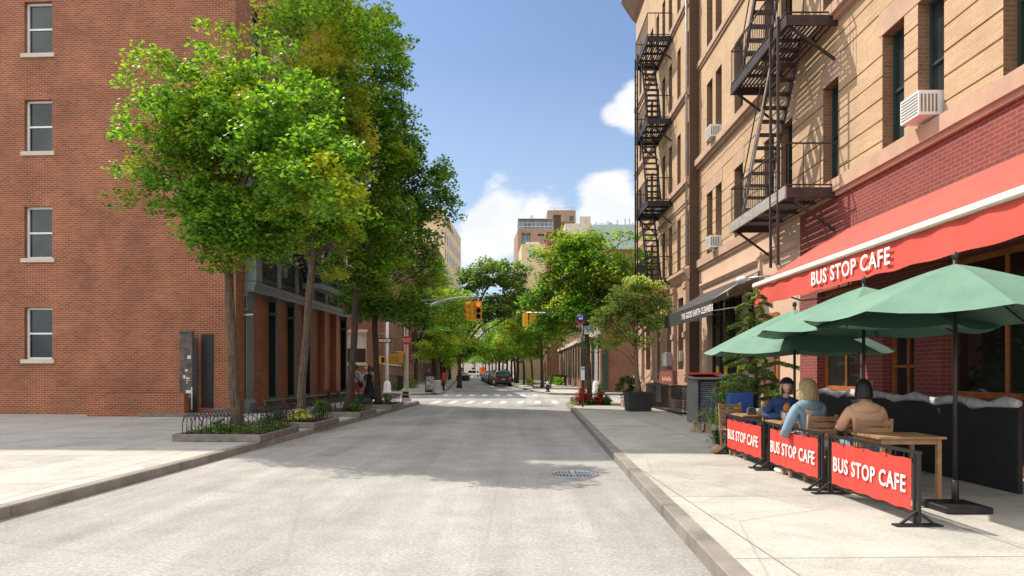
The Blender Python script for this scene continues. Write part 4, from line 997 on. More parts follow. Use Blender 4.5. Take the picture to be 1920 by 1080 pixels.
tree('street_tree','dark trunked tree third from the front on the left kerb',b3,
     [b3,at(660,700,23.1),at(664,620,23.2),at(668,530,23.3),at(672,420,23.5),at(690,260,23.8)],[.145,.125,.115,.105,.085,.04],
     [B(700,310,24,1.5,1.4),B(690,420,23.7,1.5,1.1),B(650,500,23.3,.75,.8),B(705,235,24,.75,.7),B(735,300,24,.9,1.0),B(710,510,24,1.1,.7),B(650,380,23,.9,1.0),B(665,200,24,1.2,.9),B(690,90,24,2.0,1.5,2.0,.8),B(735,400,24.5,.8,.9)],
     31000,.12,M['leaf_mid'],M['bark_dark'],clump_r=.33,cl=60,limbs=50,hollow=.25,droop=.4)
b4=(-5.62,28.0,SW+.12)
tree('street_tree','farthest left kerb tree, dark crown spreading over the corner signs',b4,
     [b4,at(707,700,28),at(702,620,28),at(705,520,28.1),at(730,400,28.3),at(760,260,28.5)],[.14,.125,.115,.105,.08,.03],
     [B(740,460,28.2,1.9,1.4),B(735,570,28,1.75,.75),B(800,520,28.6,.75,.8),B(790,385,28.5,1.2,1.0),B(822,345,28.6,.75,.9),B(828,305,28.6,.42,.5,.5,.6),B(845,390,28.6,.42,.45,.4,.7),B(760,260,28.4,.8,.8),B(740,330,28.4,1.2,1.2),B(712,190,28.4,1.0,.8),B(680,560,28,1.0,.7),B(770,300,28.4,.6,.7),B(790,590,28.6,.65,.55),B(690,70,28.4,1.5,1.6,1.5,.6),B(760,210,28.4,.45,.3,.4,.5)],
     34000,.13,M['leaf_dark'],M['bark_dark'],clump_r=.38,cl=62,limbs=60,hollow=.25,droop=.3)
# right near corner tree and potted tree
b5=(3.62,31.2,SW)
tree('street_tree','tree with full green crown in the flower bed at the bus stop corner',b5,
     [b5,at(1104,690,31.2),at(1100,640,31.3),at(1100,580,31.4),at(1098,500,31.5),at(1090,440,31.5)],[.13,.115,.105,.095,.07,.03],
     [B(1080,475,31.5,1.35,1.1),B(1115,515,31,1.7,1.0),B(1045,530,32,1.2,.95),B(1085,575,31.3,1.8,.75),B(1175,485,31.5,.85,.65,.8,.7),B(1025,600,32,.75,.5),B(1110,445,31.5,.7,.45,.7,.7),B(1052,440,31.8,.5,.4,.5,.6),B(1020,480,32,.5,.45,.5,.6),B(1145,540,31,.9,.9),B(1185,445,31.3,.45,.35,.5,.35),B(1060,620,31.6,.8,.45),B(1005,560,32,.8,.6),B(1150,590,31,.9,.7),B(1120,640,31.3,.6,.35,.6,.6),B(1205,500,31.5,.5,.5,.5,.6)],
     32000,.125,M['leaf_mid'],M['bark'],clump_r=.42,cl=55,limbs=50,hollow=.25,droop=.2)
b6=(4.72,25.0,SW+.62)
pot=empty('planter_box',(4.72,25.0,SW),R(4),'large square black planter box holding the speckled young tree','planter')
p=MB(); p.frustum(-.40,.40,-.40,.40,.0,-.46,.46,-.44,.44,.70); p.build('box',M['pot_black'],pot,bevel=.015)
p=MB(); p.box(-.41,.41,-.40,.40,.701,.715); p.build('soil',M['soil'],pot)
tree('potted_tree','young multi stemmed tree with speckled pale leaves in the black box',(4.72,25.0,SW+.70),
     [(4.72,25,SW+.70),at(1193,690,25),at(1190,640,25),at(1188,590,25),at(1185,540,25)],[.12,.09,.06,.04,.015],
     [B(1185,560,25,.95,.75),B(1150,590,25,.75,.6),B(1215,590,25,.7,.6),B(1160,630,25,.65,.38),B(1225,550,25,.55,.5),B(1195,530,25,.6,.4),B(1240,600,25,.40,.45,.4,.8),B(1120,610,25,.35,.35,.3,.6),B(1250,570,25,.3,.3,.3,.5),B(1135,640,25,.35,.22,.3,.5),B(1205,640,25,.45,.3,.4,.5)],
     15000,.085,M['leaf_potted'],M['bark_pale'],cat='tree',clump_r=.20,cl=40,limbs=60,hollow=.1,limb_from=.2,up=.1)
# round boxwood behind it
bx=empty('boxwood_shrub',(4.85,28.0,SW),0,'dense dark round boxwood behind the black planter box','shrub')
p=MB(); p.frustum(-.22,.22,-.22,.22,0,-.26,.26,-.26,.26,.30); p.build('pot',M['stucco_pink'],bx)
pts,_,d=crown_points([((0,0,.78),(.50,.5,.52),1)],4200,.12,60,.7); mesh_obj('foliage',leaf_mesh('foliage',pts,.055,M['leaf_box'],.2),bx)

# ------------------------------------------------------------------ trees beyond the crossing
def far_tree(label,bx_,Y,hgt,blobs,mat,n,size=.2,bark='bark',tr=.14,group='street trees beyond the crossing',clump=.55):
    base=(bx_,Y,SW)
    top=Vector(blobs[0][0])
    path=[base,(bx_+.05,Y,SW+1.3),(bx_-.04,Y,SW+2.6),(bx_+(top.x-bx_)*.5,Y,top.z*.7),tuple(top)]
    return tree('street_tree',label,base,path,[tr,tr*.85,tr*.75,tr*.5,.03],blobs,n,size,mat,M[bark],group=group,clump_r=clump,cl=40,limbs=22,hollow=.3,up=.3)
far_tree('small pale green tree by the sandwich board on the far left corner',-5.45,49.5,5,[B(825,655,49.5,1.2,.8),B(800,665,49.5,.9,.6),B(850,650,49.5,.9,.8),B(825,620,50,.95,.6),B(790,645,49.5,.6,.4),B(845,680,49.5,.6,.35)],M['leaf_bright'],5200,.13,'bark',.11,clump=.34)
far_tree('yellow green tree rising behind the signal arm on the left',-6.4,57,8,[B(850,560,57,1.3,1.1),B(830,600,57,1.6,1.2),B(880,600,57,1.0,.9),B(860,640,57,1.5,.8)],M['leaf_bright'],5200,.17,'bark',.14)
far_tree('dense dark tree over the far left pavement beyond the pale one',-7.1,69,8,[B(868,630,69,2.0,1.6),B(850,660,69,1.9,1.2),B(890,650,69,1.4,1.2),B(840,590,69,1.3,1.2)],M['leaf_dark'],5200,.2,'bark_dark',.16)
far_tree('tall olive tree with open crown in the middle of the view',-4.9,62,13,[B(925,515,62,2.2,1.5),B(890,525,62,1.4,1.3),B(965,545,62,1.7,1.6),B(930,575,62,2.4,1.3),B(920,490,62,.8,.5,.8,.5),B(870,520,62,.9,.8,.8,.6),B(860,560,62,1.3,1.0),B(895,575,62,1.6,1.2),B(975,505,62,1.2,.9,1,.6),B(990,590,63,1.1,1.1)],M['leaf_olive'],20000,.21,'bark_dark',.22,clump=.5)
far_tree('bright green tree by the hydrant on the far right pavement',2.72,60.5,7,[B(1015,620,60.5,1.5,1.1),B(1040,640,60,1.2,.9),B(985,630,61,1.3,1.0),B(1000,665,61,1.2,.5),B(1030,600,60,1.2,.8)],M['leaf_mid'],6500,.17,'bark_dark',.15,clump=.4)
far_tree('yellow green tree right of the parked black car',2.05,69,7,[B(965,605,69,1.6,1.3),B(945,640,69,1.6,1.0),B(985,650,69,1.5,.9),B(1010,640,69,1.2,1.1),B(940,600,69,1.0,.8)],M['leaf_bright'],7000,.18,'bark',.14,clump=.42)
far_tree('leafy tree of the far left pavement leaning over the road in the middle distance',fl(84)-.8,81,8,[B(885,600,82,2.6,1.6),B(860,640,81,2.2,1.3),B(905,650,82,1.6,1.0),B(910,580,82,1.8,1.3),B(850,590,81,1.6,1.6)],M['leaf_mid'],7000,.22,'bark_dark',.17)
far_tree('leafy tree of the far right pavement leaning over the road in the middle distance',fr(88)+1.3,88,8,[B(940,590,88,2.6,1.7),B(960,620,88,2.4,1.4),B(925,650,88,1.7,.9),B(975,580,88,2.0,1.6),B(990,630,88,1.8,1.4)],M['leaf_mid'],7000,.22,'bark_dark',.17)
far_tree('darker tree just behind the yellow green one by the parked cars',1.35,76,8,[B(955,660,76,1.8,1.0),B(930,625,77,1.8,1.4),B(990,610,76,2.0,1.5)],M['leaf_dark'],5200,.2,'bark_dark',.15)
# two long rows closing over the street: copies of three built trees
protos=[]
for k,(mat,n) in enumerate(((M['leaf_mid'],5200),(M['leaf_dark'],5200),(M['leaf_bright'],4600))):
    c=Vector((0,0,0)); X0=0
    bl=[((0+sx,0+sy,z),(rx,rx,rz),1) for sx,sy,z,rx,rz in ((0,0,6.6,3.0,2.1),(2.1,.6,5.2,2.3,1.4),(-2.1,-.4,5.3,2.3,1.4),(.3,-1.8,5.6,2.2,1.5),(.2,.8,8.2,1.9,1.4),(-.6,1.9,4.9,2.2,1.2))]
    protos.append((bl,mat,n))
rowL=[(84,1.0),(93,.95),(102,1.05),(112,1.0),(123,1.05),(135,1.1),(150,1.1),(168,1.15),(190,1.2),(215,1.2)]
rowR=[(85,1.0),(94,1.0),(103,1.05),(114,1.0),(126,1.05),(139,1.1),(155,1.1),(175,1.15),(198,1.2),(225,1.2)]
ordn=['first','second','third','fourth','fifth','sixth','seventh','eighth','ninth','tenth']
ptree={}
for side,row in (('left',rowL),('right',rowR)):
    for i,(Y,s) in enumerate(row):
        x=(fl(Y)-1.3) if side=='left' else (fr(Y)+1.4)
        k=(i+(side=='right'))%3; z=rnd.uniform(0,6.28)
        lab=f'{ordn[i]} tree of the distant {side} row that arches over the end of the street'
        if k not in ptree:
            bl,mat,n=protos[k]; bl=[(Vector(b[0])+Vector((x,Y,SW)),b[1],b[2]) for b in bl]
            t=tree('street_tree',lab,(x,Y,SW),[(x,Y,SW),(x+.1,Y,SW+2),(x,Y,SW+3.6),(x+.1,Y,SW+6)],[.18,.15,.12,.04],bl,n,.26,mat,M['bark_dark'],group='distant trees closing over the street',clump_r=.65,cl=34,limbs=14,hollow=.35)
            ptree[k]=t
        else:
            t=copy_tree(ptree[k]); t.location=(x,Y,SW)
        t['label']=lab; t.scale=(s,s,s); t.rotation_euler=(0,0,z)
for i,(px,Y) in enumerate(((868,262),(890,275),(918,268),(935,258),(850,255))):
    t=copy_tree(ptree[i%3]); t.location=(at(px,700,Y).x,Y,SW); t.scale=(1.5,1.5,1.35); t.rotation_euler=(0,0,i*1.3)
    t['label']=('leftmost','second','middle','fourth','rightmost')[(1,2,3,4,0)[i]]+' of five tiny trees closing the view at the street end'; t['group']='trees at the very end of the street'
# a tree growing above the pink brick house
far_tree('feathery tree top in front of the tan stone tower',-13.2,92,14,[B(822,520,92,1.3,1.6),B(830,490,92,.8,1.0,.8,.5),B(815,560,92,2.0,1.8),B(835,540,92,1.3,1.2)],M['leaf_bright'],2600,.22,'bark_dark',.16)
far_tree('bushy tree on the far left behind the brick flats, under the tan tower',-11.6,80,12,[B(800,590,80,2.4,2.0),B(830,610,80,2.0,2.0),B(790,560,80,2.0,1.5)],M['leaf_dark'],4200,.24,'bark_dark',.2)
far_tree('pale green tree in front of the grey green building at right',11,88,13,[B(1165,440,88,1.5,.9,1.2,.6),B(1130,470,88,2.4,1.5),B(1185,480,88,2.2,1.6),B(1150,520,88,3.0,2.0)],M['leaf_bright'],4600,.24,'bark_dark',.2)

# ------------------------------------------------------------------ hooped tree beds
def tree_bed(label,poly,cuts=()):
    """poly: four corners, front-left, front-right, back-right, back-left"""
    c=Vector((sum(p[0] for p in poly)/4,sum(p[1] for p in poly)/4,SW)); e=empty('tree_bed',c,0,label,'tree bed','hooped tree beds along the left kerb')
    P=[Vector((p[0],p[1],0))-Vector((c.x,c.y,0)) for p in poly]; cu=MB()
    inn=[p*(1-.16/p.length) for p in P]
    for i in range(4):
        a,b_,c2,d2=P[i],P[(i+1)%4],inn[(i+1)%4],inn[i]; L=(b_-a).length; k=max(1,int(L/1.1))
        for j in range(k):
            t0=j/k+.006; t1=(j+1)/k-.006; q=[a.lerp(b_,t0),a.lerp(b_,t1),d2.lerp(c2,t1),d2.lerp(c2,t0)]; h=.15+rnd.uniform(-.008,.008)
            cu.raw([(v.x,v.y,0) for v in q]+[(v.x,v.y,h) for v in q],[(0,3,2,1),(4,5,6,7),(0,1,5,4),(1,2,6,5),(2,3,7,6),(3,0,4,7)])
    cu.build('stone_edging',M['stone_curb'],e,bevel=.012)
    s=MB(); s.face([(v.x,v.y,.115) for v in inn]); s.build('soil',M['soil'],e)
    f=MB(); m2=[p*(1-.24/p.length) for p in P]
    for i in range(4):
        a,b_=m2[i],m2[(i+1)%4]; L=(b_-a).length; n=max(2,int(L/.19))
        if i==1: continue
        for j in range(n-1):
            p=a.lerp(b_,j/n); q=a.lerp(b_,(j+2)/n); m_=(p+q)/2; r=(q-p)/2; h=.26
            path=[p+Vector((0,0,.1)),p+Vector((0,0,.1+h))]+[m_-r*math.cos(t*PI/6)+Vector((0,0,.1+h+r.length*.95*math.sin(t*PI/6))) for t in range(1,6)]+[q+Vector((0,0,.1+h)),q+Vector((0,0,.1))]
            f.tube(path,.0085,5)
    a,b_=m2[1],m2[2]; L=(b_-a).length; n=max(2,int(L/.19))
    for j in range(n-1):
        p=a.lerp(b_,j/n); q=a.lerp(b_,(j+2)/n); m_=(p+q)/2; r=(q-p)/2; h=.24
        path=[p+Vector((0,0,.1)),p+Vector((0,0,.1+h))]+[m_-r*math.cos(t*PI/6)+Vector((0,0,.1+h+r.length*.95*math.sin(t*PI/6))) for t in range(1,6)]+[q+Vector((0,0,.1+h)),q+Vector((0,0,.1))]
        f.tube(path,.0085,5)
    f.build('hoop_fence',M['black_iron'],e)
    return e
tree_bed('nearest hooped tree bed, filled with low leafy ground cover',[(-7.15,14.0),(-5.22,13.9),(-5.20,16.3),(-7.2,17.6)])
tree_bed('second hooped tree bed, planted with a bright yellow hosta',[(-6.85,17.6),(-5.08,17.2),(-5.02,19.4),(-6.85,20.6)])
tree_bed('third hooped tree bed on the left kerb, planted dark green',[(-6.75,21.9),(-4.93,21.7),(-4.88,24.0),(-6.75,24.6)])
tree_bed('farthest hooped tree bed, planted with pale striped clumps',[(-6.6,26.7),(-4.75,26.4),(-4.70,29.0),(-6.6,29.4)])
def plant(name,label,x,y,z,r,h,n,size,mat,cat='plant',group=None,aspect=.45,arch=True):
    e=empty(name,(x,y,z),0,label,cat,group); b=MB(); b.smooth=True
    for i in range(n):
        a=rnd.random()*2*PI; t=rnd.uniform(.15,1.0); L=size*(.7+.5*rnd.random()); lift=h*(1.15-.75*t)*(.8+.4*rnd.random())
        d=Vector((math.cos(a),math.sin(a),0)); s=Vector((-d.y,d.x,0)); p0=d*(r*t*.35)+Vector((0,0,lift*.25)); p1=d*(r*t*.75)+Vector((0,0,lift)); p2=d*(r*t*.75+L*.6)+Vector((0,0,lift-L*.28))
        wd=L*aspect*.5; m_=p1.lerp(p2,.45)+Vector((0,0,L*.06))
        b.raw([p0-s*.006,p0+s*.006,p1+s*wd*.4,m_+s*wd,p2,m_-s*wd,p1-s*wd*.4],[(0,1,2,6),(2,3,5,6),(3,4,5)],True)
    b.build('leaves',mat,e); return e
def cover(label,poly_c,rx,ry,z,h,n,size,mat):
    pts=[]
    for _ in range(n):
        while True:
            x,y=rnd.uniform(-1,1),rnd.uniform(-1,1)
            if max(abs(x),abs(y))<1: break
        k=.5+.5*noise.noise(Vector((x*3.1+poly_c[0],y*3.1,0))); pts.append((poly_c[0]+x*rx,poly_c[1]+y*ry,z+rnd.random()**1.3*h*(.3+k)))
    o=mesh_obj('ground_cover',leaf_mesh('ground_cover',pts,size,mat,.3)); props(o,label,'ground cover',kind='stuff'); return o
cover('low green ground cover in the nearest hooped tree bed',(-6.1,15.3),.85,1.2,SW+.13,.22,1800,.055,M['leaf_low'])
plant('leafy_plant','taller grey green leafy plant at the kerb side of the nearest tree bed',-5.75,15.6,SW+.12,.40,.30,70,.12,M['leaf_low'])
plant('leafy_plant','grey green leafy plant left of the trunk in the nearest tree bed',-6.75,15.3,SW+.12,.30,.22,50,.12,M['leaf_low'])
plant('hosta','bright yellow hosta at the foot of the leaning ginkgo',-5.80,18.2,SW+.12,.46,.30,85,.24,M['leaf_hosta_yellow'],aspect=.6)
plant('hosta','green hosta left of the bright yellow one',-6.35,18.0,SW+.12,.32,.30,50,.20,M['leaf_hosta'],aspect=.55)
plant('leafy_plant','tall dark green leafy plant right of the bright yellow hosta',-5.45,18.9,SW+.12,.38,.46,80,.18,M['leaf_dark'],aspect=.6)
plant('leafy_plant','dark green leafy plant left of the trunk in the third tree bed',-6.35,22.7,SW+.12,.45,.34,80,.16,M['leaf_hosta'])
plant('leafy_plant','dark green leafy plant right of the trunk in the third tree bed',-5.3,22.6,SW+.12,.42,.36,90,.16,M['leaf_dark'])
plant('liriope_clump','striped grassy clump left of the trunk in the farthest tree bed',-6.15,27.3,SW+.12,.48,.42,120,.28,M['leaf_low'],aspect=.14)
plant('liriope_clump','striped grassy clump right of the trunk in the farthest tree bed',-5.15,27.4,SW+.12,.45,.42,130,.28,M['leaf_low'],aspect=.14)
# plants in the brick planter by the facade
for i,(t,h,lab) in enumerate(((1.6,.26,'small leafy plant between the first two columns of the brick planter'),(4.4,.2,'low weeds between the second and third columns of the brick planter'),(8.2,.50,'bushy plant behind the second tree trunk in the brick planter'),(9.6,.42,'leafy plant by the narrow brick piers in the brick planter'),(10.9,.45,'leafy plant at the far end of the brick planter'))):
    x=-9.43+.05*t+.47; y=22.76+t
    plant('leafy_plant',lab,x,y,SW+.12,.32,h,60,.13,M['leaf_hosta'],group='plants in the brick planter')
# ------------------------------------------------------------------ signal pole with mast arm, left near corner
def octpole(b,x,y,z0,z1,r0,r1): b.tube([(x,y,z0),(x,y,z1)],[r0,r1],8)
PX,PY=-5.27,33.2
e=empty('signal_pole',(PX,PY,SW),0,'weathered grey signal pole with curved mast arm at the end of the left kerb','signal pole')
b=MB(); octpole(b,0,0,.3,5.0,.125,.095); b.build('pole',M['limestone'],e)
b=MB(); b.frustum(-.23,.23,-.2,.2,0,-.17,.17,-.16,.16,.62); b.build('base',M['limestone'],e,bevel=.02)
b=MB(); b.box(-.16,.16,-.20,-.188,.18,.32); b.box(-.15,.15,-.185,-.17,.36,.48); b.build('sticker',M['black_ink'],e)
arm=[Vector((0,0,4.55)),Vector((.35,.0,4.75))]+[at(p,y,PY+.4*i/6)-Vector((PX,PY,SW)) for i,(p,y) in enumerate(((790,582),(814,569.5),(840,561),(868,557),(895,557.5)))]
b=MB(); b.tube(arm,[.075,.07,.06,.055,.05,.045,.04],8); b.tube([(0,0,4.95),arm[4]+Vector((0,0,.04))],.015,5); b.tube([(0,0,4.85),arm[3]+Vector((0,0,.02))],.015,5); b.build('mast_arm',M['galv'],e)
def ped_signal(parent,x,y,z,rz,back=True):
    b=MB(); Mx=Matrix.Translation((x,y,z))@Matrix.Rotation(rz,4,'Z')
    b.box(-.22,.22,-.12,.12,-.24,.24,Mx); b.box(-.24,.24,-.125,-.14,-.26,.26,Mx); 
    for k in range(3): b.box(-.2,.2,.121,.14,-.2+k*.15,-.12+k*.15,Mx)
    o=b.build('pedestrian_signal',M['yellow_metal'],parent,bevel=.012)
    g=MB(); g.box(-.17,.17,-.150,-.141,-.19,.19,Mx); g.build('lens',M['black_ink'],o); return o
ped_signal(e,-.66,.1,2.10,R(176)); ped_signal(e,-.22,.0,2.15,R(90))
b=MB(); b.tube([(0,0,2.45),(-.8,.05,2.45)],.03,6); b.tube([(0,0,1.82),(-.4,.02,1.82)],.03,6); b.build('signal_bracket',M['yellow_metal'],e)
# signs on the pole
def plate(name,parent,w,h,loc,rz,mat,thick=.008):
    b=MB(); b.box(-w/2,w/2,-thick/2,thick/2,-h/2,h/2); o=b.build(name,mat,parent); o.location=loc; o.rotation_euler=(0,0,rz); return o
def one_way(parent,loc,rz,w=.91,h=.30):
    s=plate('one_way_sign',parent,w,h,loc,rz,M['black_ink'])
    a=MB(); a.extr([(-w*.46,-.075),(w*.22,-.075),(w*.22,-.125),(w*.46,0),(w*.22,.125),(w*.22,.075),(-w*.46,.075)],-.010,-.0055,'y'); a.build('arrow',M['white_sign'],s)
    text('ONE WAY',.125,M['black_ink'],s,(-.03*w/.9,-.0115,-.002),sx=1.05,bold=.004,ext=.001); return s
one_way(e,(.08,-.14,3.87),R(-6))
s=plate('red_sign',e,.40,.40,(.04,-.13,3.03),R(8),M['red_sign'])
text('DO NOT\nENTER',.10,M['white_ink'],s,(-.0,-.006,.0),bold=.003,ext=.001)
# vehicle signals hanging from the arm
def signal3(label,p,rz,parent=None,face_up=True):
    t=MB(); t.box(-.17,.17,-.10,.12,-.47,.47)
    o=t.build('traffic_light',M['yellow_metal'],None,bevel=.02); o.location=p; o.rotation_euler=(0,0,rz)
    props(o,label,'traffic light')
    for k,m in ((.3,'red_sign'),(0,'black_ink'),(-.3,'black_ink')):
        l=MB(); l.tube([(0,-.101,k),(0,-.115,k)],.105,12); l.build('lens',M['lens_red'] if m=='red_sign' else M[m],o)
        v=MB(); v.tube([(0,-.10,k+.02),(0,-.30,k-.0)],.125,12,caps=False); v.build('visor',M['yellow_metal'],o)
    h=MB(); h.tube([(0,0,.47),(0,0,.62)],.03,6); h.build('hanger',M['yellow_metal'],o)
    return o
lm,nt_,b_=new_mat('signal_lens_lit'); b_.inputs['Base Color'].default_value=(.5,.02,.01,1); b_.inputs['Emission Color'].default_value=(1,.10,.02,1); b_.inputs['Emission Strength'].default_value=1.2; M['lens_red']=lm
signal3('yellow traffic light facing sideways on the curved mast arm',at(883,583.5,33.5),R(-62))
signal3('yellow traffic light with dark lenses facing the camera at the tip of the mast arm',at(897,582.5,33.6),R(4))
# second, smaller pair in the trees on the right
signal3('yellow traffic light of the far pair hanging in the trees, left one',at(985,600,46.9),R(200))
signal3('yellow traffic light of the far pair hanging in the trees, right one',at(998,596,47.0),R(150))
# white lamp poles
def white_pole(label,x,y,top,arm=None):
    e=empty('lamp_post',(x,y,SW),0,label,'lamp post'); b=MB(); octpole(b,0,0,.5,top,.12,.085); b.build('pole',M['white_metal'],e)
    b=MB(); b.lathe([(.30,0),(.30,.1),(.26,.2),(.24,.62),(.16,.80),(.125,.84)],n=8); b.build('base',M['white_metal'],e)
    if arm:
        b=MB(); b.tube([(0,0,top-.6)]+[Vector(a) for a in arm],.05,6); b.build('arm',M['galv'],e)
    return e
e=white_pole('white octagonal lamp post with one way sign at the far left corner',at(726,700,45.9).x,45.9,6.3)
one_way(e,(-.1,-.14,3.62),R(2)); 
b=MB(); b.ell((0,0,0),(.12,.12,.12)); o=b.build('camera_globe',M['white_metal'],e); o.location=(-.75,-.1,4.1)
b=MB(); b.tube([(0,0,4.1),(-.72,-.1,4.1)],.02,5); b.build('bracket',M['galv'],e)
ped_signal(e,-.42,-.05,2.28,R(60))
e=white_pole('white octagonal lamp post at the far right corner by the brick shop',at(1118,700,46.7).x,46.7,9.0,[(-1.0,-.2,8.6),(-2.6,-.4,8.0),(-4.0,-.4,5.9)])
b=MB(); b.tube([(0,0,5.6),(-4.9,.2,5.62)],.045,6); b.build('mast_arm',M['galv'],e)
# ------------------------------------------------------------------ bus stop pole
e=empty('bus_stop_sign',(2.95,27.8,SW),0,'bus stop pole with round blue and red sign above a light blue panel','bus stop sign')
b=MB(); b.tube([(0,0,0),(0,0,3.75)],.038,8); b.build('pole',M['frame_black'],e)
b=MB(); b.tube([(-.09,-.05,3.70),(-.09,-.03,3.70)],.20,28); o=b.build('round_sign',M['blue_sign'],e)
b=MB(); b.extr([(-.29+.0,3.66),(-.25,3.60),(-.09,3.47),(.07,3.60),(.11,3.66),(.075,3.56),(-.09,3.38),(-.255,3.56)],-.056,-.051,'y'); b.build('red_chevron',M['red_sign'],o)
b=MB(); b.box(-.17,-.01,-.057,-.0515,3.66,3.80); b.box(-.155,-.125,-.057,-.0515,3.625,3.655); b.box(-.055,-.025,-.057,-.0515,3.625,3.655); o2=b.build('bus_symbol',M['white_sign'],o)
b=MB(); b.box(-.155,-.025,-.060,-.0575,3.715,3.785); b.build('windscreen',M['blue_sign'],o2)
o=plate('route_panel',e,.34,.16,(.24,-.03,3.30),0,M['skyblue_sign']); o=plate('route_panel',e,.34,.18,(.24,-.03,3.13),0,M['white_sign'])
b=MB()
for k in range(3): b.box(-.13,.10-.04*k,-.006,-.0045,.05-k*.045,.065-k*.045)
b.build('small_print',M['grey_panel'],o)
o=plate('timetable',e,.15,.56,(-.0,-.06,1.40),0,M['white_sign'],.03)
b=MB(); b.box(-.07,.07,-.018,-.0155,.16,.24); b.build('header',M['skyblue_sign'],o)
# flower bed round the corner tree
cover('red and green flower bed round the bus stop pole',(3.55,30.3),.85,.75,SW,.30,2200,.09,M['leaf_hosta'])
plant('red_flowers','mound of dark red flowers beside the bus stop pole',3.10,29.4,SW,.50,.72,260,.16,M['petal_red'])
plant('red_flowers','lower dark red foliage right of the red flower mound',3.85,29.3,SW,.40,.50,150,.15,M['petal_red'])
plant('leafy_plant','pale green trailing plant left of the red flowers',2.72,29.0,SW,.30,.20,80,.12,M['leaf_potted'])
plant('leafy_plant','upright light green plant right of the corner tree trunk',3.95,30.0,SW,.34,.85,100,.18,M['leaf_potted'])
plant('leafy_plant','green trailing plant at the right end of the flower bed',4.15,29.2,SW,.40,.40,130,.14,M['leaf_hosta'])
# ------------------------------------------------------------------ far left corner furniture
e=empty('sandwich_board',(at(806,700,46.2).x,46.2,SW),R(-5),'grey chalk sandwich board beside the steel litter bin','sandwich board')
b=MB(); b.box(-.33,.33,-.03,.0,.10,1.22,Matrix.Rotation(R(-8),4,'X')@Matrix.Translation((0,-.05,0))); b.box(-.33,-.29,-.03,0,0,.1,Matrix.Rotation(R(-8),4,'X')@Matrix.Translation((0,-.05,0))); b.box(.29,.33,-.03,0,0,.1,Matrix.Rotation(R(-8),4,'X')@Matrix.Translation((0,-.05,0))); b.build('front_panel',M['black_iron'],e)
b=MB(); b.box(-.33,.33,0,.03,.0,1.22,Matrix.Rotation(R(8),4,'X')@Matrix.Translation((0,.25,0))); b.build('back_panel',M['black_iron'],e)
b=MB(); b.box(-.28,.28,-.036,-.0305,.2,1.14,Matrix.Rotation(R(-8),4,'X')@Matrix.Translation((0,-.05,0))); pn=b.build('poster',M['grey_panel'],e)
b=MB(); 
for k in range(26):
    x=rnd.uniform(-.24,.2); z=rnd.uniform(.3,1.08); b.box(x,x+rnd.uniform(.02,.09),-.0400,-.037,z,z+rnd.uniform(.02,.07),Matrix.Rotation(R(-8),4,'X')@Matrix.Translation((0,-.05,0)))
b.build('chalk_drawing',M['white_ink'],pn)
e=empty('litter_bin',(at(819,700,46.0).x,46.0,SW),0,'round ribbed steel litter bin on the far left corner','litter bin')
b=MB(); b.lathe([(.27,0),(.28,.03),(.27,.05),(.28,.4),(.29,.42),(.285,.44),(.29,.8),(.305,.82),(.305,.87),(.27,.88),(.26,.5),(0,.49)],n=24); b.build('body',M['galv'],e)
b=MB(); 
for k in range(24): a=2*PI*k/24; b.bar((.29*math.cos(a),.29*math.sin(a),.05),(.295*math.cos(a),.295*math.sin(a),.8),.012)
b.build('ribs',M['galv'],e)
e=empty('parking_meter',(at(837,700,50).x,50.5,SW),0,'grey parking meter post by the red box','parking meter'); b=MB(); b.tube([(0,0,0),(0,0,1.1)],.035,8); b.build('post',M['galv'],e); b=MB(); b.box(-.1,.1,-.09,.09,1.1,1.55); b.build('head',M['grey_panel'],e,bevel=.03)
e=empty('call_box',(at(832,700,52).x,52,SW),0,'small red call box on a black post','call box'); b=MB(); b.cyl(0,0,0,.75,.09,.07); b.build('post',M['frame_black'],e); b=MB(); b.box(-.14,.14,-.12,.12,.75,1.28); b.lathe([(.16,1.28),(.12,1.36),(0,1.4)],n=8); b.build('box',M['red_sign'],e,bevel=.02)
e=empty('dining_shed',(at(867,700,116).x,116,0),0,'low black container standing in the far left lane','container'); b=MB(); b.box(-1.05,1.05,0,4,0,.95); b.build('body',M['pot_black'],e,bevel=.03); b=MB()
for k in range(9): b.box(-1.0+k*.24,-.9+k*.24,-.03,-.001,.06,.9)
b.build('ribs',M['frame_black'],e)
# bikes / dark railings beside the sidewalk at far left
e=empty('iron_railing',(-8.6,50,SW),math.atan2(1,-.08),'black iron railing in front of the far left town houses','railing')
b=MB(); railing(b,(0,-.0,0),(12,0,0),1.15,.16,.02); railing(b,(0,.0,0),(0,1.0,0),1.15,.16,.02); b.build('bars',M['black_iron'],e)
cover('dark planting behind the railing at the far left town houses',(-9.35,58.5),.45,5,SW,.9,1500,.14,M['leaf_dark'])
for i,(px,py,Y,m,lab) in enumerate(((846,716,66,'leaf_mid','green tree pit planting on the far left kerb'),(851,714,76,'leaf_bright','lighter tree pit planting farther along the far left kerb'))):
    x=fl(Y)-.9; plant('leafy_plant',lab,x,Y,SW,.6,.6,90,.3,M[m])
e=empty('flower_tub',(fl(72)-.8,72,SW),0,'orange flower tub on the far left kerb','flower tub'); b=MB(); b.lathe([(.3,0),(.42,.45),(.4,.46),(0,.44)],n=12); b.build('tub',M['terracotta'],e)
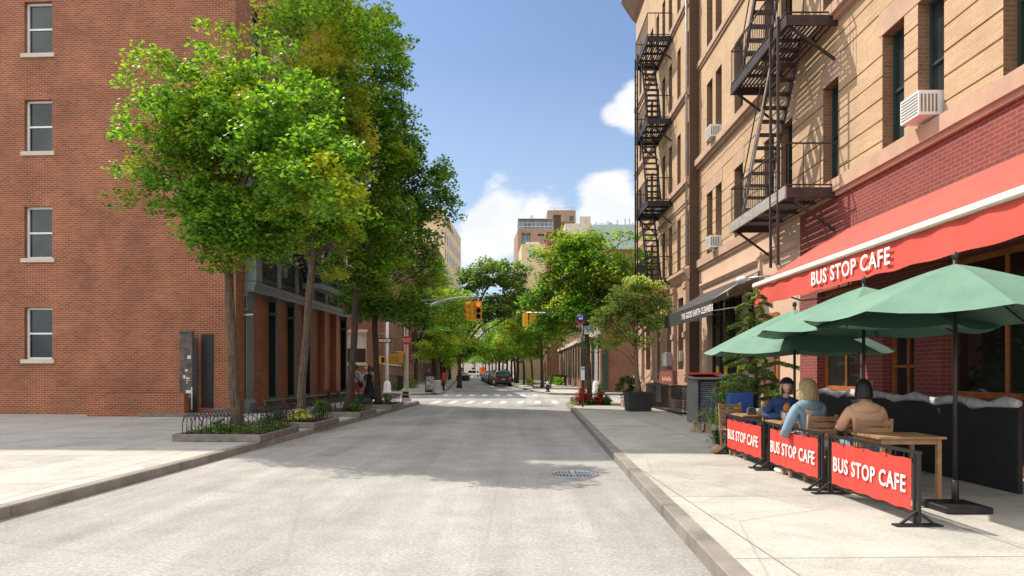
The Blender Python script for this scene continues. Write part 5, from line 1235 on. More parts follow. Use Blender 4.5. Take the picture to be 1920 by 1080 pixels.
# ------------------------------------------------------------------ far right pavement
e=empty('fire_hydrant',(at(1027,700,48.6).x,48.6,SW),0,'black fire hydrant with silver dome on the far right corner','fire hydrant')
b=MB(); b.lathe([(.19,0),(.19,.06),(.12,.08),(.115,.42),(.16,.45),(.16,.50),(.12,.52)],n=12); b.tube([(-.2,0,.36),(.2,0,.36)],.06,8); b.tube([(0,-.18,.33),(0,0,.33)],.075,8); b.build('barrel',M['frame_black'],e)
b=MB(); b.lathe([(.14,.52),(.14,.56),(.11,.66),(.05,.72),(.03,.78),(0,.79)],n=12); b.build('dome',M['galv'],e)
plant('leafy_plant','yellow green grassy plant at the foot of the far right trees',1.75,66,SW,.75,.75,160,.42,M['leaf_bright'],aspect=.2)
e=empty('low_tree_guard',(2.72,60.5,SW),0,'low black guard round the far right tree pit','tree guard'); b=MB(); 
for s in ((-.8,-.8,.8,-.8),(.8,-.8,.8,.8),(.8,.8,-.8,.8),(-.8,.8,-.8,-.8)): railing(b,(s[0],s[1],0),(s[2],s[3],0),.4,.16,.02)
b.build('bars',M['black_iron'],e)
e=empty('iron_railing',(5.55,88,SW),-PI/2,'black iron railing with dark planting along the far right houses','railing'); b=MB(); railing(b,(-6,0,0),(20,0,0),1.1,.2,.025); b.build('bars',M['black_iron'],e)
cover('dark planting along the far right shop fronts',(5.2,80),.35,9,SW,1.0,1300,.2,M['leaf_dark'])

# ------------------------------------------------------------------ cars
def loft(b,st,mat_fn=None):
    """st: list of (y, [(x,z)...]) closed half profiles mirrored"""
def make_car(label,paint,kind='suv',L=4.7,Wd=1.88,H=1.74,group=None,cat='car'):
    e=empty('parked_car',(0,0,0),0,label,cat,group); hw=Wd/2
    # origin: centre of the rear axle line on the ground; the car faces +Y, its tail at y=0
    if kind=='suv':
        low=[(0,.42),(0,.95),(.05,1.02),(L-1.25,1.02),(L-.35,.92),(L-.05,.72),(L,.5),(L-.05,.28),(.1,.28)]
        roof=[(.10,1.02),(.35,H-.08),(.6,H),(2.6,H),(L-1.95,H-.10),(L-1.15,1.02)]
    else:
        low=[(0,.42),(0,.88),(.08,.95),(.8,.97),(L-1.2,.93),(L-.3,.78),(L-.02,.6),(L,.45),(L-.05,.25),(.1,.25)]
        roof=[(.65,.96),(1.35,H-.04),(1.8,H),(2.6,H),(L-1.3,.92)]
    b=MB(); 
    def prof(poly,xs):   # poly (y,z); side inset per height
        n=len(poly); vs=[(-xs(p[1]),p[0],p[1]) for p in poly]+[(xs(p[1]),p[0],p[1]) for p in poly]
        fs=[tuple(range(n)),tuple(range(2*n-1,n-1,-1))]+[(i,(i+1)%n,(i+1)%n+n,i+n) for i in range(n)]
        b.raw(vs,fs,False)
    prof(low,lambda z:hw-.02-.06*abs(z-.7))
    b2=MB(); n=len(roof); xs=lambda z:hw-.09-.20*max(0,(z-1.0))
    vs=[(-xs(p[1]),p[0],p[1]-.01) for p in roof]+[(xs(p[1]),p[0],p[1]-.01) for p in roof]
    b.raw([( -xs(p[1]),p[0],p[1]) for p in roof]+[(xs(p[1]),p[0],p[1]) for p in roof],[tuple(range(n)),tuple(range(2*n-1,n-1,-1))]+[(i,(i+1)%n,(i+1)%n+n,i+n) for i in range(n)],False)
    body=b.build('body',paint,e,bevel=.035)
    # glass: rear, front, sides set proud of the body
    g=MB(); a,c=roof[0],roof[1]; d=Vector((0,c[0]-a[0],c[1]-a[1])); nn=Vector((0,-d.z,d.y)).normalized()*.012
    p0=Vector((0,a[0],a[1]))+d*.12+nn; p1=Vector((0,a[0],a[1]))+d*.88+nn
    g.face([(-xs(p0.z)+.12,p0.y,p0.z),(xs(p0.z)-.12,p0.y,p0.z),(xs(p1.z)-.14,p1.y,p1.z),(-xs(p1.z)+.14,p1.y,p1.z)]); g.build('rear_window',M['glass_blue'],e)
    g=MB(); a,c=roof[-1],roof[-2]; d=Vector((0,c[0]-a[0],c[1]-a[1])); nn=Vector((0,d.z,-d.y)).normalized()*.012
    p0=Vector((0,a[0],a[1]))+d*.1+nn; p1=Vector((0,a[0],a[1]))+d*.9+nn
    g.face([(-xs(p0.z)+.1,p0.y,p0.z),(xs(p0.z)-.1,p0.y,p0.z),(xs(p1.z)-.1,p1.y,p1.z),(-xs(p1.z)+.1,p1.y,p1.z)]); g.build('windscreen',M['glass'],e)
    for s in (-1,1):
        g=MB(); y0=roof[1][0]+.1; y1=roof[-2][0]; 
        for (ya,yb) in ((y0,(y0+y1)/2-.03),((y0+y1)/2+.03,y1)):
            z0,z1=1.06,H-.16; g.face([(s*(xs(z0)+.008),ya,z0),(s*(xs(z0)+.008),yb,z0),(s*(xs(z1)+.008),yb,z1),(s*(xs(z1)+.008),ya,z1)])
        g.build('side_windows',M['glass'],e)
        g=MB(); g.box(s*(hw-.20)-.13,s*(hw-.20)+.13,-.02,.06,.78,1.0); g.build('tail_light',M['red_sign'],e,bevel=.01)
        g=MB(); g.box(s*(hw-.3)-.17,s*(hw-.3)+.17,L-.12,L+.012,.62,.76); g.build('headlight',M['white_sign'],e,bevel=.01)
        g=MB(); g.box(s*(hw+.09)-.1,s*(hw+.09)+.1,L-1.75,L-1.6,.98,1.12); g.build('mirror',paint,e,bevel=.02)
        for yy in (.85,L-.95):
            w=MB(); w.tube([(s*(hw-.24),yy,.34),(s*(hw-.005),yy,.34)],.345,20); wo=w.build('wheel',M['rubber'],e)
            r=MB(); r.tube([(s*(hw-.01),yy,.34),(s*(hw+.006),yy,.34)],.21,12); r.build('rim',M['galv'],wo)
    g=MB(); g.box(-hw+.06,hw-.06,-.06,.1,.38,.58); g.build('bumper',M['frame_black'],e,bevel=.03)
    g=MB(); g.box(-.16,.16,-.012,0-.001,.74,.86); g.build('number_plate',M['white_sign'],e)
    return e
def put(o,x,y,rz,lab=None):
    o.location=(x,y,0); o.rotation_euler=(0,0,rz)
    if lab: o['label']=lab
    return o
grp='cars parked along the far right kerb'
hd=math.atan(.075)
suv=make_car('black sport utility car, nearest of the parked line on the right',mat_paint('paint_black',(.012,.012,.013)),group=grp); put(suv,fr(71)-1.25,71,hd)
c2=make_car('dark grey car parked directly ahead of the nearest black one',mat_paint('paint_dark_grey',(.04,.042,.045)),group=grp,H=1.66); put(c2,fr(78)-1.35,78,hd)
c3=make_car('third parked car of the right line, charcoal coloured',mat_paint('paint_charcoal',(.02,.02,.022)),'sedan',H=1.46,group=grp); put(c3,fr(85)-1.4,85,hd)
c4=make_car('fourth parked car of the right line, pale silver',mat_paint('paint_silver',(.45,.46,.47)),'sedan',H=1.46,group=grp); put(c4,fr(92)-1.4,92,hd)
for i,(Y,lab) in enumerate(((99,'fifth parked car of the right line, dark'),(106,'sixth parked car of the right line, dark'),(114,'seventh parked car of the right line, small in the distance'))):
    c=copy_tree((suv,c2,c3)[i]); put(c,fr(Y)-1.35,Y,hd,lab)
rc=make_car('red car in the side street behind the corner building',mat_paint('paint_red',(.50,.015,.012)),'sedan',H=1.45); put(rc,-10.15,41.6,R(90)); 
v=make_car('small white van at the far end of the street',mat_paint('paint_white',(.7,.7,.7)),H=2.2,L=5.2,Wd=2.0,cat='van'); put(v,at(897,700,205).x,205,R(60))
v=copy_tree(c4); put(v,at(882,700,190).x,190,R(80),'pale car crossing at the far end of the street'); v['group']='vehicles at the far junction'
v=copy_tree(c3); put(v,at(912,700,200).x,200,R(20),'dark car at the far end of the street'); v['group']='vehicles at the far junction'
e=empty('orange_truck',(at(905,700,235).x,235,0),0,'orange truck body above the vehicles at the far junction','truck'); b=MB(); b.box(-1.2,1.2,0,5,.7,3.2); b.build('box',mat_paint('paint_orange',(.75,.10,.02)),e,bevel=.05); b=MB()
for x in (-1,1):
    for y in (.8,4): b.tube([(x-.15,y,.45),(x+.15,y,.45)],.45,12)
b.build('wheels',M['rubber'],e)
# building closing the far end
row_building('brick_building','pale building closing the far end of the street',(-60,300,SW),0,90,24,15,M['limestone'],M['limestone'],M['frame_white'],18,6,3.6,1.4,(1.6,2.0),None,.4)
# ------------------------------------------------------------------ people
def skin(name,V,E,mat,parent=None,sub=2,root=None,extra=None):
    """V: {key:(pos,radius or (rx,ry))}"""
    keys=list(V); me=bpy.data.meshes.new(name); me.from_pydata([V[k][0] for k in keys],[(keys.index(a),keys.index(b)) for a,b in E],[])
    o=bpy.data.objects.new('tmp',me); COL.objects.link(o)
    m=o.modifiers.new('s','SKIN'); m.use_smooth_shade=True; m.branch_smoothing=.6
    sv=me.skin_vertices[0].data
    for i,k in enumerate(keys):
        r=V[k][1]; sv[i].radius=(r,r) if not hasattr(r,'__len__') else r; sv[i].use_root=(k==(root or keys[0]))
    s=o.modifiers.new('u','SUBSURF'); s.levels=sub; s.render_levels=sub
    dg=bpy.context.evaluated_depsgraph_get(); out=bpy.data.meshes.new_from_object(o.evaluated_get(dg)); bpy.data.objects.remove(o)
    out.materials.clear(); out.materials.append(mat)
    if extra:       # join extra MeshBuilder geometry (head, hands) in the same mesh
        bm=bmesh.new(); bm.from_mesh(out); tmp=extra.mesh('t'); bm.from_mesh(tmp); bm.to_mesh(out); bm.free()
    out.polygons.foreach_set('use_smooth',[True]*len(out.polygons))
    return mesh_obj(name,out,parent) if name else out
def chain(*ks): return [(ks[i],ks[i+1]) for i in range(len(ks)-1)]
def head_geo(b,c,rz,tilt=0,s=1.0):
    """face looks along -Y before turning by rz"""
    Mx=Matrix.Translation(c)@Matrix.Rotation(rz,4,'Z')@Matrix.Rotation(tilt,4,'X')
    n,m=28,20; vs=[];fs=[]
    for i in range(m+1):
        t=PI*i/m
        for j in range(n):
            a=2*PI*j/n; x=math.sin(t)*math.cos(a); y=math.sin(t)*math.sin(a); z=math.cos(t)
            X,Y,Z=x*.074,y*.092,z*.115
            if z<0: X*=1+.28*z; Y*=1+.10*z        # jaw narrows
            f=max(0,-y)                           # front
            if f>0:
                Y+=.010*f*(z<-.1)*0
                Y-=.026*math.exp(-((x/.14)**2))*math.exp(-(((z+.12)/.20)**2))*(f>.6)   # nose
                Y+=.010*(math.exp(-(((abs(x)-.38)/.18)**2))*math.exp(-(((z-.08)/.12)**2)))*f   # eye sockets
                Y-=.006*math.exp(-((z-.28)/.12)**2)*f  # brow
                Y-=.007*math.exp(-((x/.3)**2))*math.exp(-(((z+.48)/.08)**2))*f # lips
                Y-=.010*math.exp(-((x/.3)**2))*math.exp(-(((z+.85)/.15)**2))  # chin
            vs.append(Mx@Vector((X*s,Y*s,Z*s)))
    for i in range(m):
        for j in range(n):
            a=i*n+j;b2=i*n+(j+1)%n; fs.append((a,a+n,b2+n,b2))
    b.raw(vs,fs,True)
    for sx in (-1,1): b.ell(Mx@Vector((sx*.074*s,.006,-.005)),(.010*s,.020*s,.032*s),8,6,Mx.to_3x3())
    return Mx
def hand_geo(b,w,d,up,side,s=1.0,curl=.5):
    """palm plus five fingers starting at wrist w, pointing along d; up = back of the hand"""
    d=Vector(d).normalized(); up=Vector(up); up=(up-d*up.dot(d)).normalized(); sd=d.cross(up)*side; w=Vector(w)
    Mx=Matrix((sd,d,up)).transposed()
    b.ell(w+d*.045*s,(.040*s,.052*s,.016*s),10,8,Mx)
    for k,(o,L) in enumerate(((-.028,.060),(-.010,.072),(.009,.068),(.026,.054))):
        p=w+d*.085*s+sd*o*s; q=p+(d-up*curl*.5).normalized()*L*.5*s; r=q+(d-up*curl*1.6).normalized()*L*.5*s
        b.tube([p-d*.02*s,p,q,r],[.009*s,.009*s,.008*s,.006*s],7)
    p=w+d*.03*s-sd*.032*s; b.tube([p,p+(d*.6-sd*.8).normalized()*.035*s,p+(d*.9-sd*.5-up*curl*.4).normalized()*.062*s],[.012*s,.010*s,.007*s],7)
def eyes(parent,Mx,s=1.0,brow='hair_dark'):
    for sx in (-1,1):
        b=MB(); b.ell(Mx@Vector((sx*.029*s,-.076*s,.010*s)),(.012*s,.009*s,.007*s),10,8,Mx.to_3x3()); o=b.build('eye',M['white_sign'],parent)
        b=MB(); b.ell(Mx@Vector((sx*.029*s,-.083*s,.010*s)),(.005*s,.004*s,.006*s),8,6,Mx.to_3x3()); b.build('iris',M['black_ink'],o)
    b=MB(); b.ell(Mx@Vector((0,-.090*s,-.055*s)),(.024*s,.008*s,.007*s),12,6,Mx.to_3x3()); b.build('mouth',M['lips'],parent)
M['lips']=mat_plain('lips',(.42,.13,.11),.4)
def yoke(c,r):
    b=MB(); b.ell(c,r,18,12); b.ell((c[0],c[1]+.004,c[2]+.055),(.095,.078,.055),16,8); return b
def slim(V):
    o={}
    for k,(p,r) in V.items():
        f=.80 if k in('pel','wst','chs','nck0','shl','shr','hipl','hipr') else (.9 if k[:2] in('el','kn','ca') else 1)
        o[k]=(p,tuple(c*f for c in r) if hasattr(r,'__len__') else r*f)
    return o
def standing(label,x,y,rz,H,skinm,top,bottom,stride=.12,armf=(0,0),sleeves=True,hair=None,dress=False,build_head_rz=0):
    """standing figure, faces -Y before the turn by rz"""
    s=H/1.75; e=empty('person',(x,y,SW),rz,label,'person')
    V={'pel':((0,0,.95*s),(.145*s,.11*s)),'wst':((0,0,1.10*s),(.125*s,.095*s)),'chs':((0,.0,1.30*s),(.155*s,.11*s)),'nck0':((0,.01,1.46*s),(.07*s,.06*s)),'nck':((0,.0,1.53*s),.052*s),'hd0':((0,-.01,1.58*s),.05*s)}
    E=chain('pel','wst','chs','nck0','nck','hd0')
    for sd,nm,st in ((-1,'l',stride),(1,'r',-stride)):
        V.update({'hip'+nm:((sd*.09*s,0,.90*s),.095*s),'kne'+nm:((sd*.10*s,-st*.5-.03*s,.50*s),.062*s),'cal'+nm:((sd*.10*s,.0+st*.2,.34*s),.058*s),'ank'+nm:((sd*.10*s,st*.4+.02,.09*s),.040*s),'toe'+nm:((sd*.115*s,st*.4-.14,.035*s),.034*s)})
        E+=chain('pel','hip'+nm,'kne'+nm,'cal'+nm,'ank'+nm,'toe'+nm)
        a=armf[0] if sd<0 else armf[1]
        V.update({'sh'+nm:((sd*.185*s,.0,1.42*s),.062*s),'el'+nm:((sd*.235*s,.02,1.13*s),.043*s),'wr'+nm:((sd*.22*s,-.05-a*.18,(.88+a*.22)*s),.030*s)})
        E+=chain('chs','sh'+nm,'el'+nm,'wr'+nm)
    x_=MB(); Mx=head_geo(x_,(0,-.015,1.655*s),build_head_rz,0,s)
    for sd,nm in ((-1,'l'),(1,'r')): hand_geo(x_,V['wr'+nm][0],(0,-.25,-1),(sd,0,0),sd,s,.4)
    skin('body',slim(V),E,skinm,e,extra=x_)
    # clothes: the same limbs, slightly fuller
    def part(keys,edges,gr,mat,name,shrink={}):
        VV={k:(V[k][0],tuple(c+gr for c in (V[k][1] if hasattr(V[k][1],'__len__') else (V[k][1],)*2))) for k in keys}
        VV.update(shrink); return skin(name,VV,edges,mat,e,root=keys[0],extra=yoke((0,.005,1.41*s),(.185*s,.098*s,.082*s)) if name in('shirt',) and sleeves is not None else None)
    sh=['wst','pel','chs','nck0','shl','elr','ell','shr']+(['wrl','wrr'] if sleeves else [])
    ed=chain('pel','wst','chs','nck0')+chain('chs','shl','ell')+chain('chs','shr','elr')+((chain('ell','wrl')+chain('elr','wrr')) if sleeves else [])
    if sleeves is None: sh=['wst','pel','chs','nck0']; ed=chain('pel','wst','chs','nck0')
    part(sh,ed,.016,top,'dress' if dress else 'shirt')
    if dress:
        b=MB(); pr=[]; n=36; rows=10; vs=[];fs=[]
        for i in range(rows+1):
            t=i/rows; r=.135+.33*t**1.15
            for j in range(n):
                a=2*PI*j/n; k=1+.10*t*math.sin(a*7+t*2); vs.append((r*k*math.cos(a)-.10*t*t, r*.8*k*math.sin(a),(1.08-.88*t)*s))
        for i in range(rows):
            for j in range(n): a=i*n+j;c=i*n+(j+1)%n; fs.append((a,c,c+n,a+n))
        b.raw(vs,fs,True); b.build('skirt',top,e)
    else:
        part(['pel','hipl','knel','call','ankl','hipr','kner','calr','ankr'],chain('pel','hipl','knel','call','ankl')+chain('pel','hipr','kner','calr','ankr'),.016,bottom,'trousers')
    b=MB()
    for nm in 'lr': p=Vector(V['toe'+nm][0]); b.ell(p+Vector((0,.06,.005)),(.052*s,.14*s,.045*s),12,8)
    b.build('shoes',M['black_cloth'],e)
    return e,Mx,s
def cap_hair(parent,Mx,s,mat,ln=.0,name='hair',vol=1.0):
    b=MB(); n,m=24,14; vs=[];fs=[]
    for i in range(m+1):
        t=PI*(.0+.62*i/m)
        for j in range(n):
            a=2*PI*j/n; z=math.cos(t); x=math.sin(t)*math.cos(a); y=math.sin(t)*math.sin(a)
            front=max(0,-y); low=max(0,.25-z)
            k=1.13*vol+.02*math.sin(a*9+i)
            p=Vector((x*.078*k,y*.096*k+ .02*front*(low>0)*low*8*.5, z*.122*k - (ln*max(0,(.35-z))/1.0*(1 if y>-.25 else 0))))
            if front>.35 and z<.42: p.y=max(p.y,-.050); p.z=max(p.z,.045)
            vs.append(Mx@(p*s))
    for i in range(m):
        for j in range(n): a=i*n+j;c=i*n+(j+1)%n; fs.append((a,a+n,c+n,c))
    b.raw(vs,fs,True); return b.build(name,mat,parent)
# three people on the left corner, backs towards us
e,Mx,s=standing('man in grey long sleeved top and brick red trousers with a black shoulder bag',at(668,700,31.6).x,31.6,R(165),1.76,M['skin_dark'],M['grey_cloth'],M['red_cotton'],.14)
cap_hair(e,Mx,s,M['hair_dark'])
b=MB(); b.tube([(.17,.0,1.50*s),(.05,.135,1.38*s),(-.10,.15,1.15*s),(-.22,.08,.98*s)],.022,6); b.tube([(.17,.0,1.50*s),(.05,-.145,1.38*s),(-.10,-.15,1.15*s),(-.22,-.05,.98*s)],.022,6); bo=b.build('bag_strap',M['black_cloth'],e)
b=MB(); b.ell((-.26,.03,.86*s),(.07,.17,.15)); b.build('bag',M['black_cloth'],bo)
e,Mx,s=standing('woman in white shirt and straw hat carrying a dark backpack',at(681.5,700,32.6).x,33.2,R(200),1.64,M['skin'],M['white_cloth'],M['tan_cloth'],.1,sleeves=False)
b=MB(); b.lathe([(.17,.0),(.165,.012),(.10,.02),(.095,.10),(.06,.13),(0,.135)],n=20); h=b.build('straw_hat',M['straw'],e); h.location=(0,-.01,1.70*s)
b=MB(); b.ell((0,.17,1.25*s),(.14,.09,.20)); b.build('backpack',M['navy'],e)
e,Mx,s=standing('woman with dark hair in a long flared black dress',at(693,700,30.9).x,30.9,R(150),1.70,M['skin_dark'],M['black_cloth'],M['black_cloth'],.10,sleeves=None,dress=True)
cap_hair(e,Mx,s,M['hair_dark'],.10,vol=1.25)
e,Mx,s=standing('woman in white top partly hidden behind the black dress',at(701,700,31.8).x,31.8,R(190),1.66,M['skin'],M['white_cloth'],M['tan_cloth'],.08)
cap_hair(e,Mx,s,M['hair_dark'],.05)
e,Mx,s=standing('person in dark blue shirt behind the sandwich board on the far corner',at(806,700,51).x-.1,51,R(10),1.72,M['skin'],M['navy'],M['black_cloth'],.05)
cap_hair(e,Mx,s,M['hair_dark'])

def seated(label,x,y,rz,seat,skinm,top,bottom,lean=0,arms=None,head_rz=0,tilt=0,s=1.0,neck=0):
    """seated figure, hips at the origin height seat, faces -Y before the turn"""
    e=empty('person',(x,y,SW),rz,label,'person'); z=seat
    V={'pel':((0,.02,z+.12),(.16,.12)),'wst':((0,.04,z+.27),(.135,.105)),'chs':((0,.03-lean*.5,z+.46),(.165,.115)),'nck0':((0,.02-lean*.8,z+.60),(.075,.06)),'nck':((0,-.0-lean*.9,z+.66),.05),'hd0':((0,-.015-lean,z+.70),.05)}
    E=chain('pel','wst','chs','nck0','nck','hd0')
    for sd,nm in ((-1,'l'),(1,'r')):
        V.update({'hip'+nm:((sd*.09,-.02,z+.09),.10),'kne'+nm:((sd*.11,-.44,z+.08),.068),'cal'+nm:((sd*.11,-.46,z-.12),.058),'ank'+nm:((sd*.11,-.45,.09),.04),'toe'+nm:((sd*.12,-.60,.035),.034)})
        E+=chain('pel','hip'+nm,'kne'+nm,'cal'+nm,'ank'+nm,'toe'+nm)
        A=(arms or {}).get(nm,((sd*.27,-.08,z+.30),(sd*.15,-.33,z+.36)))
        V.update({'sh'+nm:((sd*.185,.03-lean*.6,z+.56),.065),'el'+nm:(A[0],.045),'wr'+nm:(A[1],.030)})
        E+=chain('chs','sh'+nm,'el'+nm,'wr'+nm)
    x_=MB(); Mx=head_geo(x_,(0,-.025-lean,z+.80),head_rz,tilt,1)
    for sd,nm in ((-1,'l'),(1,'r')):
        d=Vector(V['wr'+nm][0])-Vector(V['el'+nm][0]); hand_geo(x_,V['wr'+nm][0],d,(0,0,1),sd,1,.6)
    skin('body',slim(V),E,skinm,e,extra=x_)
    def part(keys,edges,gr,mat,name):
        VV={k:(V[k][0],tuple(c+gr for c in (V[k][1] if hasattr(V[k][1],'__len__') else (V[k][1],)*2))) for k in keys}
        return skin(name,VV,edges,mat,e,root=keys[0],extra=yoke((0,.022-lean*.7,z+.55),(.205,.112,.095)) if name=='shirt' else None)
    part(['wst','pel','chs','nck0','shl','ell','wrl','shr','elr','wrr'],chain('pel','wst','chs','nck0')+chain('chs','shl','ell','wrl')+chain('chs','shr','elr','wrr'),.020,top,'shirt')
    part(['pel','hipl','knel','call','ankl','hipr','kner','calr','ankr'],chain('pel','hipl','knel','call','ankl')+chain('pel','hipr','kner','calr','ankr'),.016,bottom,'trousers')
    b=MB()
    for nm in 'lr': p=Vector(V['toe'+nm][0]); b.ell(p+Vector((0,.06,.005)),(.052,.14,.045),12,8)
    b.build('shoes',M['white_cloth'],e)
    return e,Mx,V
def bob(parent,Mx,mat,ln=.17,w=1.3,open_front=True):
    """bobbed hair made of many strands over a cap"""
    b=MB(); n,rows=44,12; vs=[];fs=[]
    for i in range(rows+1):
        for j in range(n):
            a=2*PI*j/n
            if i<=6: t=PI*.5*i/6; r=math.sin(t); z=math.cos(t)*.135
            else: t=(i-6)/(rows-6); r=1+.16*math.sin(t*PI*.75)-.12*t*t; z=-ln*t
            k=1+.035*math.sin(a*13+i*.4)+.02*math.sin(a*29)
            x=r*.078*w*k*math.cos(a); y=r*.098*(w*.96)*k*math.sin(a)+.008
            if open_front and math.sin(a)<-.55 and z<.05: y=max(y,-.045); 
            vs.append(Mx@Vector((x,y,z)))
    for i in range(rows):
        for j in range(n):
            a=2*PI*(j+.5)/n
            if open_front and i>=5 and math.sin(a)<-.42: continue
            p=i*n+j;c=i*n+(j+1)%n; fs.append((p,p+n,c+n,c))
    b.raw(vs,fs,True); return b.build('hair',mat,parent)
# cafe guests
e,Mx,V=seated('older woman in dark cap and navy denim shirt facing the camera at the cafe table',4.22,10.35,R(-2),.45,M['skin'],M['navy'],M['black_cloth'],lean=.10,arms={'l':((-.30,-.02,.78),(-.14,-.32,.80)),'r':((.28,-.10,.76),(.10,-.34,.80))},head_rz=R(-6),tilt=R(-4))
eyes(e,Mx); bob(e,Mx,M['hair_pale'],.13,1.18)
b=MB(); b.tube([(0,-.10,1.00),(0,-.135,.90),(0,-.13,.80)],[.055,.06,.05],10); b.build('undershirt',M['tee_orange'],e)
b=MB(); n=24
vs=[];fs=[]
for i in range(7):
    t=PI*.5*i/6
    for j in range(n): a=2*PI*j/n; vs.append(Mx@Vector((math.sin(t)*.098*math.cos(a),math.sin(t)*.118*math.sin(a)+.004,.035+math.cos(t)*.105)))
for i in range(6):
    for j in range(n): p=i*n+j;c=i*n+(j+1)%n; fs.append((p,p+n,c+n,c))
b.raw(vs,fs,True); br=[]
for j in range(9): a=PI+PI*j/8; br.append(((.090*math.cos(a)),-.06+.125*math.sin(a)))
b.raw([Mx@Vector((x,y,.050)) for x,y in br]+[Mx@Vector((x,y,.062)) for x,y in br],[tuple(range(8,-1,-1)),tuple(range(9,18))]+[(i,i+1,i+10,i+9) for i in range(8)]); b.build('cap',M['black_cloth'],e)
e,Mx,V=seated('blonde woman in pale denim jacket seen from behind, arm over the banner',4.08,9.15,R(188),.45,M['skin'],M['denim'],M['white_cloth'],lean=.03,arms={'r':((.36,-.03,.58),(.13,-.24,.80)),'l':((-.26,-.14,.74),(-.08,-.38,.80))},head_rz=R(14))
bob(e,Mx,M['hair_blonde'],.17,1.38)
e,Mx,V=seated('person in peach top at the right edge, behind the third banner',4.42,8.35,R(175),.45,M['skin'],M['peach_cloth'],M['denim'],lean=.02)
bob(e,Mx,M['hair_dark'],.12,1.15)
# ------------------------------------------------------------------ cafe terrace
def barrier(label,y0,y1,x0,x1,sx=1.0):
    """banner frame from (x0,y0) to (x1,y1), y0>y1; local x runs towards the camera"""
    L=math.hypot(y0-y1,x1-x0); a=math.atan2(-(y0-y1),(x1-x0)); e=empty('banner_barrier',(x0,y0,SW),a,label,'barrier','banner barriers of the cafe')
    b=MB()
    for u in (.02,.09,L-.09,L-.02): b.bar((u,0,.02),(u,0,.70),.026)
    b.bar((0,0,.70),(L,0,.70),.032); b.bar((0,0,.115),(L,0,.115),.026); b.bar((.09,0,.62),(L-.09,0,.62),.016); [b.bar((.1+(L-.2)*i/11,-.02,.60),(.1+(L-.2)*i/11,0,.70),.008) for i in range(12)]
    for u in (.05,L-.05):
        b.bar((u,0,.14),(u,-.16,.02),.022); b.bar((u,0,.14),(u,.16,.02),.022); b.box(u-.05,u+.05,-.22,.22,0,.018)
    b.build('frame',M['black_iron'],e)
    n=26; bn=MB(); 
    def P(i,z): u=.12+(L-.24)*i/n; return (u,-.022-.006*math.sin(i*.9)-.004*math.sin(i*2.3),z+.006*math.sin(i*1.1))
    for i in range(n):
        for j in range(3): bn.raw([P(i,.135+.165*j),P(i+1,.135+.165*j),P(i+1,.135+.165*(j+1)),P(i,.135+.165*(j+1))],[(0,1,2,3)],True)
    bo=bn.build('banner',M['red_cloth'],e)
    text('BUS STOP CAFE',.235,M['white_ink'],bo,(L/2,-.036,.37),sx=.80*sx,bold=.0035,ext=.002)
    return e
barrier('red banner barrier farthest from the camera, beside the blue box',11.95,10.12,3.84,3.84)
barrier('middle red banner barrier with the denim sleeved arm hanging over it',9.98,8.22,3.84,3.84)
barrier('nearest red banner barrier, cut off at the right edge',8.08,6.3,3.84,3.86)
fo=MB(); fo.ell((0,0,0),(.14,.08,.09)); fo=fo.build('sandbag',M['wood_raw']); fo.location=(3.72,12.05,SW+.05); props(fo,'small brown sandbag at the foot of the farthest banner barrier','sandbag')
# tables
def table(label,x,y,w,d):
    e=empty('cafe_table',(x,y,SW),0,label,'table','wooden cafe tables'); b=MB(); k=6
    for i in range(k): b.box(-w/2,w/2,-d/2+i*d/k+.004,-d/2+(i+1)*d/k-.004,.72,.745)
    b.build('tabletop',M['wood'],e)
    for sx in (-1,1):
        for sy in (-1,1): b=MB(); b.bar((sx*(w/2-.06),sy*(d/2-.06),0),(sx*(w/2-.06),sy*(d/2-.06),.715),.045); b.build('leg',M['wood'],e)
    b=MB(); b.box(-w/2+.05,w/2-.05,-d/2+.045,d/2-.045,.66,.715); b.build('apron',M['wood'],e); return e
table('slatted wooden table between the two women',4.20,9.78,.75,.62)
table('slatted wooden table with a jar, behind the farthest banner',4.20,11.35,.75,.62)
table('slatted wooden table behind the nearest banner',4.45,7.7,.75,.62)
def chair(label,x,y,rz,mat='wood'):
    e=empty('slatted_chair',(x,y,SW),rz,label,'chair','slatted wooden chairs of the cafe'); b=MB()
    for i in range(5): b.box(-.21,.21,-.20+i*.082,-.135+i*.082,.43,.45)
    b.build('seat',M[mat],e); b=MB()
    for i in range(4): b.box(-.21,.21,.205+i*.012,.225+i*.012,.56+i*.085,.62+i*.085)
    b.build('backrest',M[mat],e)
    for sx in (-1,1):
        b=MB(); b.bar((sx*.20,-.19,0),(sx*.20,-.19,.43),.035); b.build('leg',M[mat],e)
        b=MB(); b.bar((sx*.20,.16,0),(sx*.20,.20,.45),.035); b.bar((sx*.20,.20,.45),(sx*.20,.26,.90),.035); b.build('leg',M[mat],e)
    return e
c1=chair('slatted wooden chair under the woman in the dark cap',4.25,10.42,R(168-156))
def place(lab,x,y,rz): c=copy_tree(c1); c.location=(x,y,SW); c.rotation_euler=(0,0,rz); c['label']=lab; return c
place('slatted wooden chair under the blonde woman',4.08,9.08,R(188))
place('empty slatted wooden chair at the far side of the jar table',4.02,11.95,R(8))
place('slatted wooden chair by the blonde woman, its back towards the banner',4.42,8.35,R(175))
place('empty slatted wooden chair with its back against the middle banner posts',4.85,9.8,R(-80))
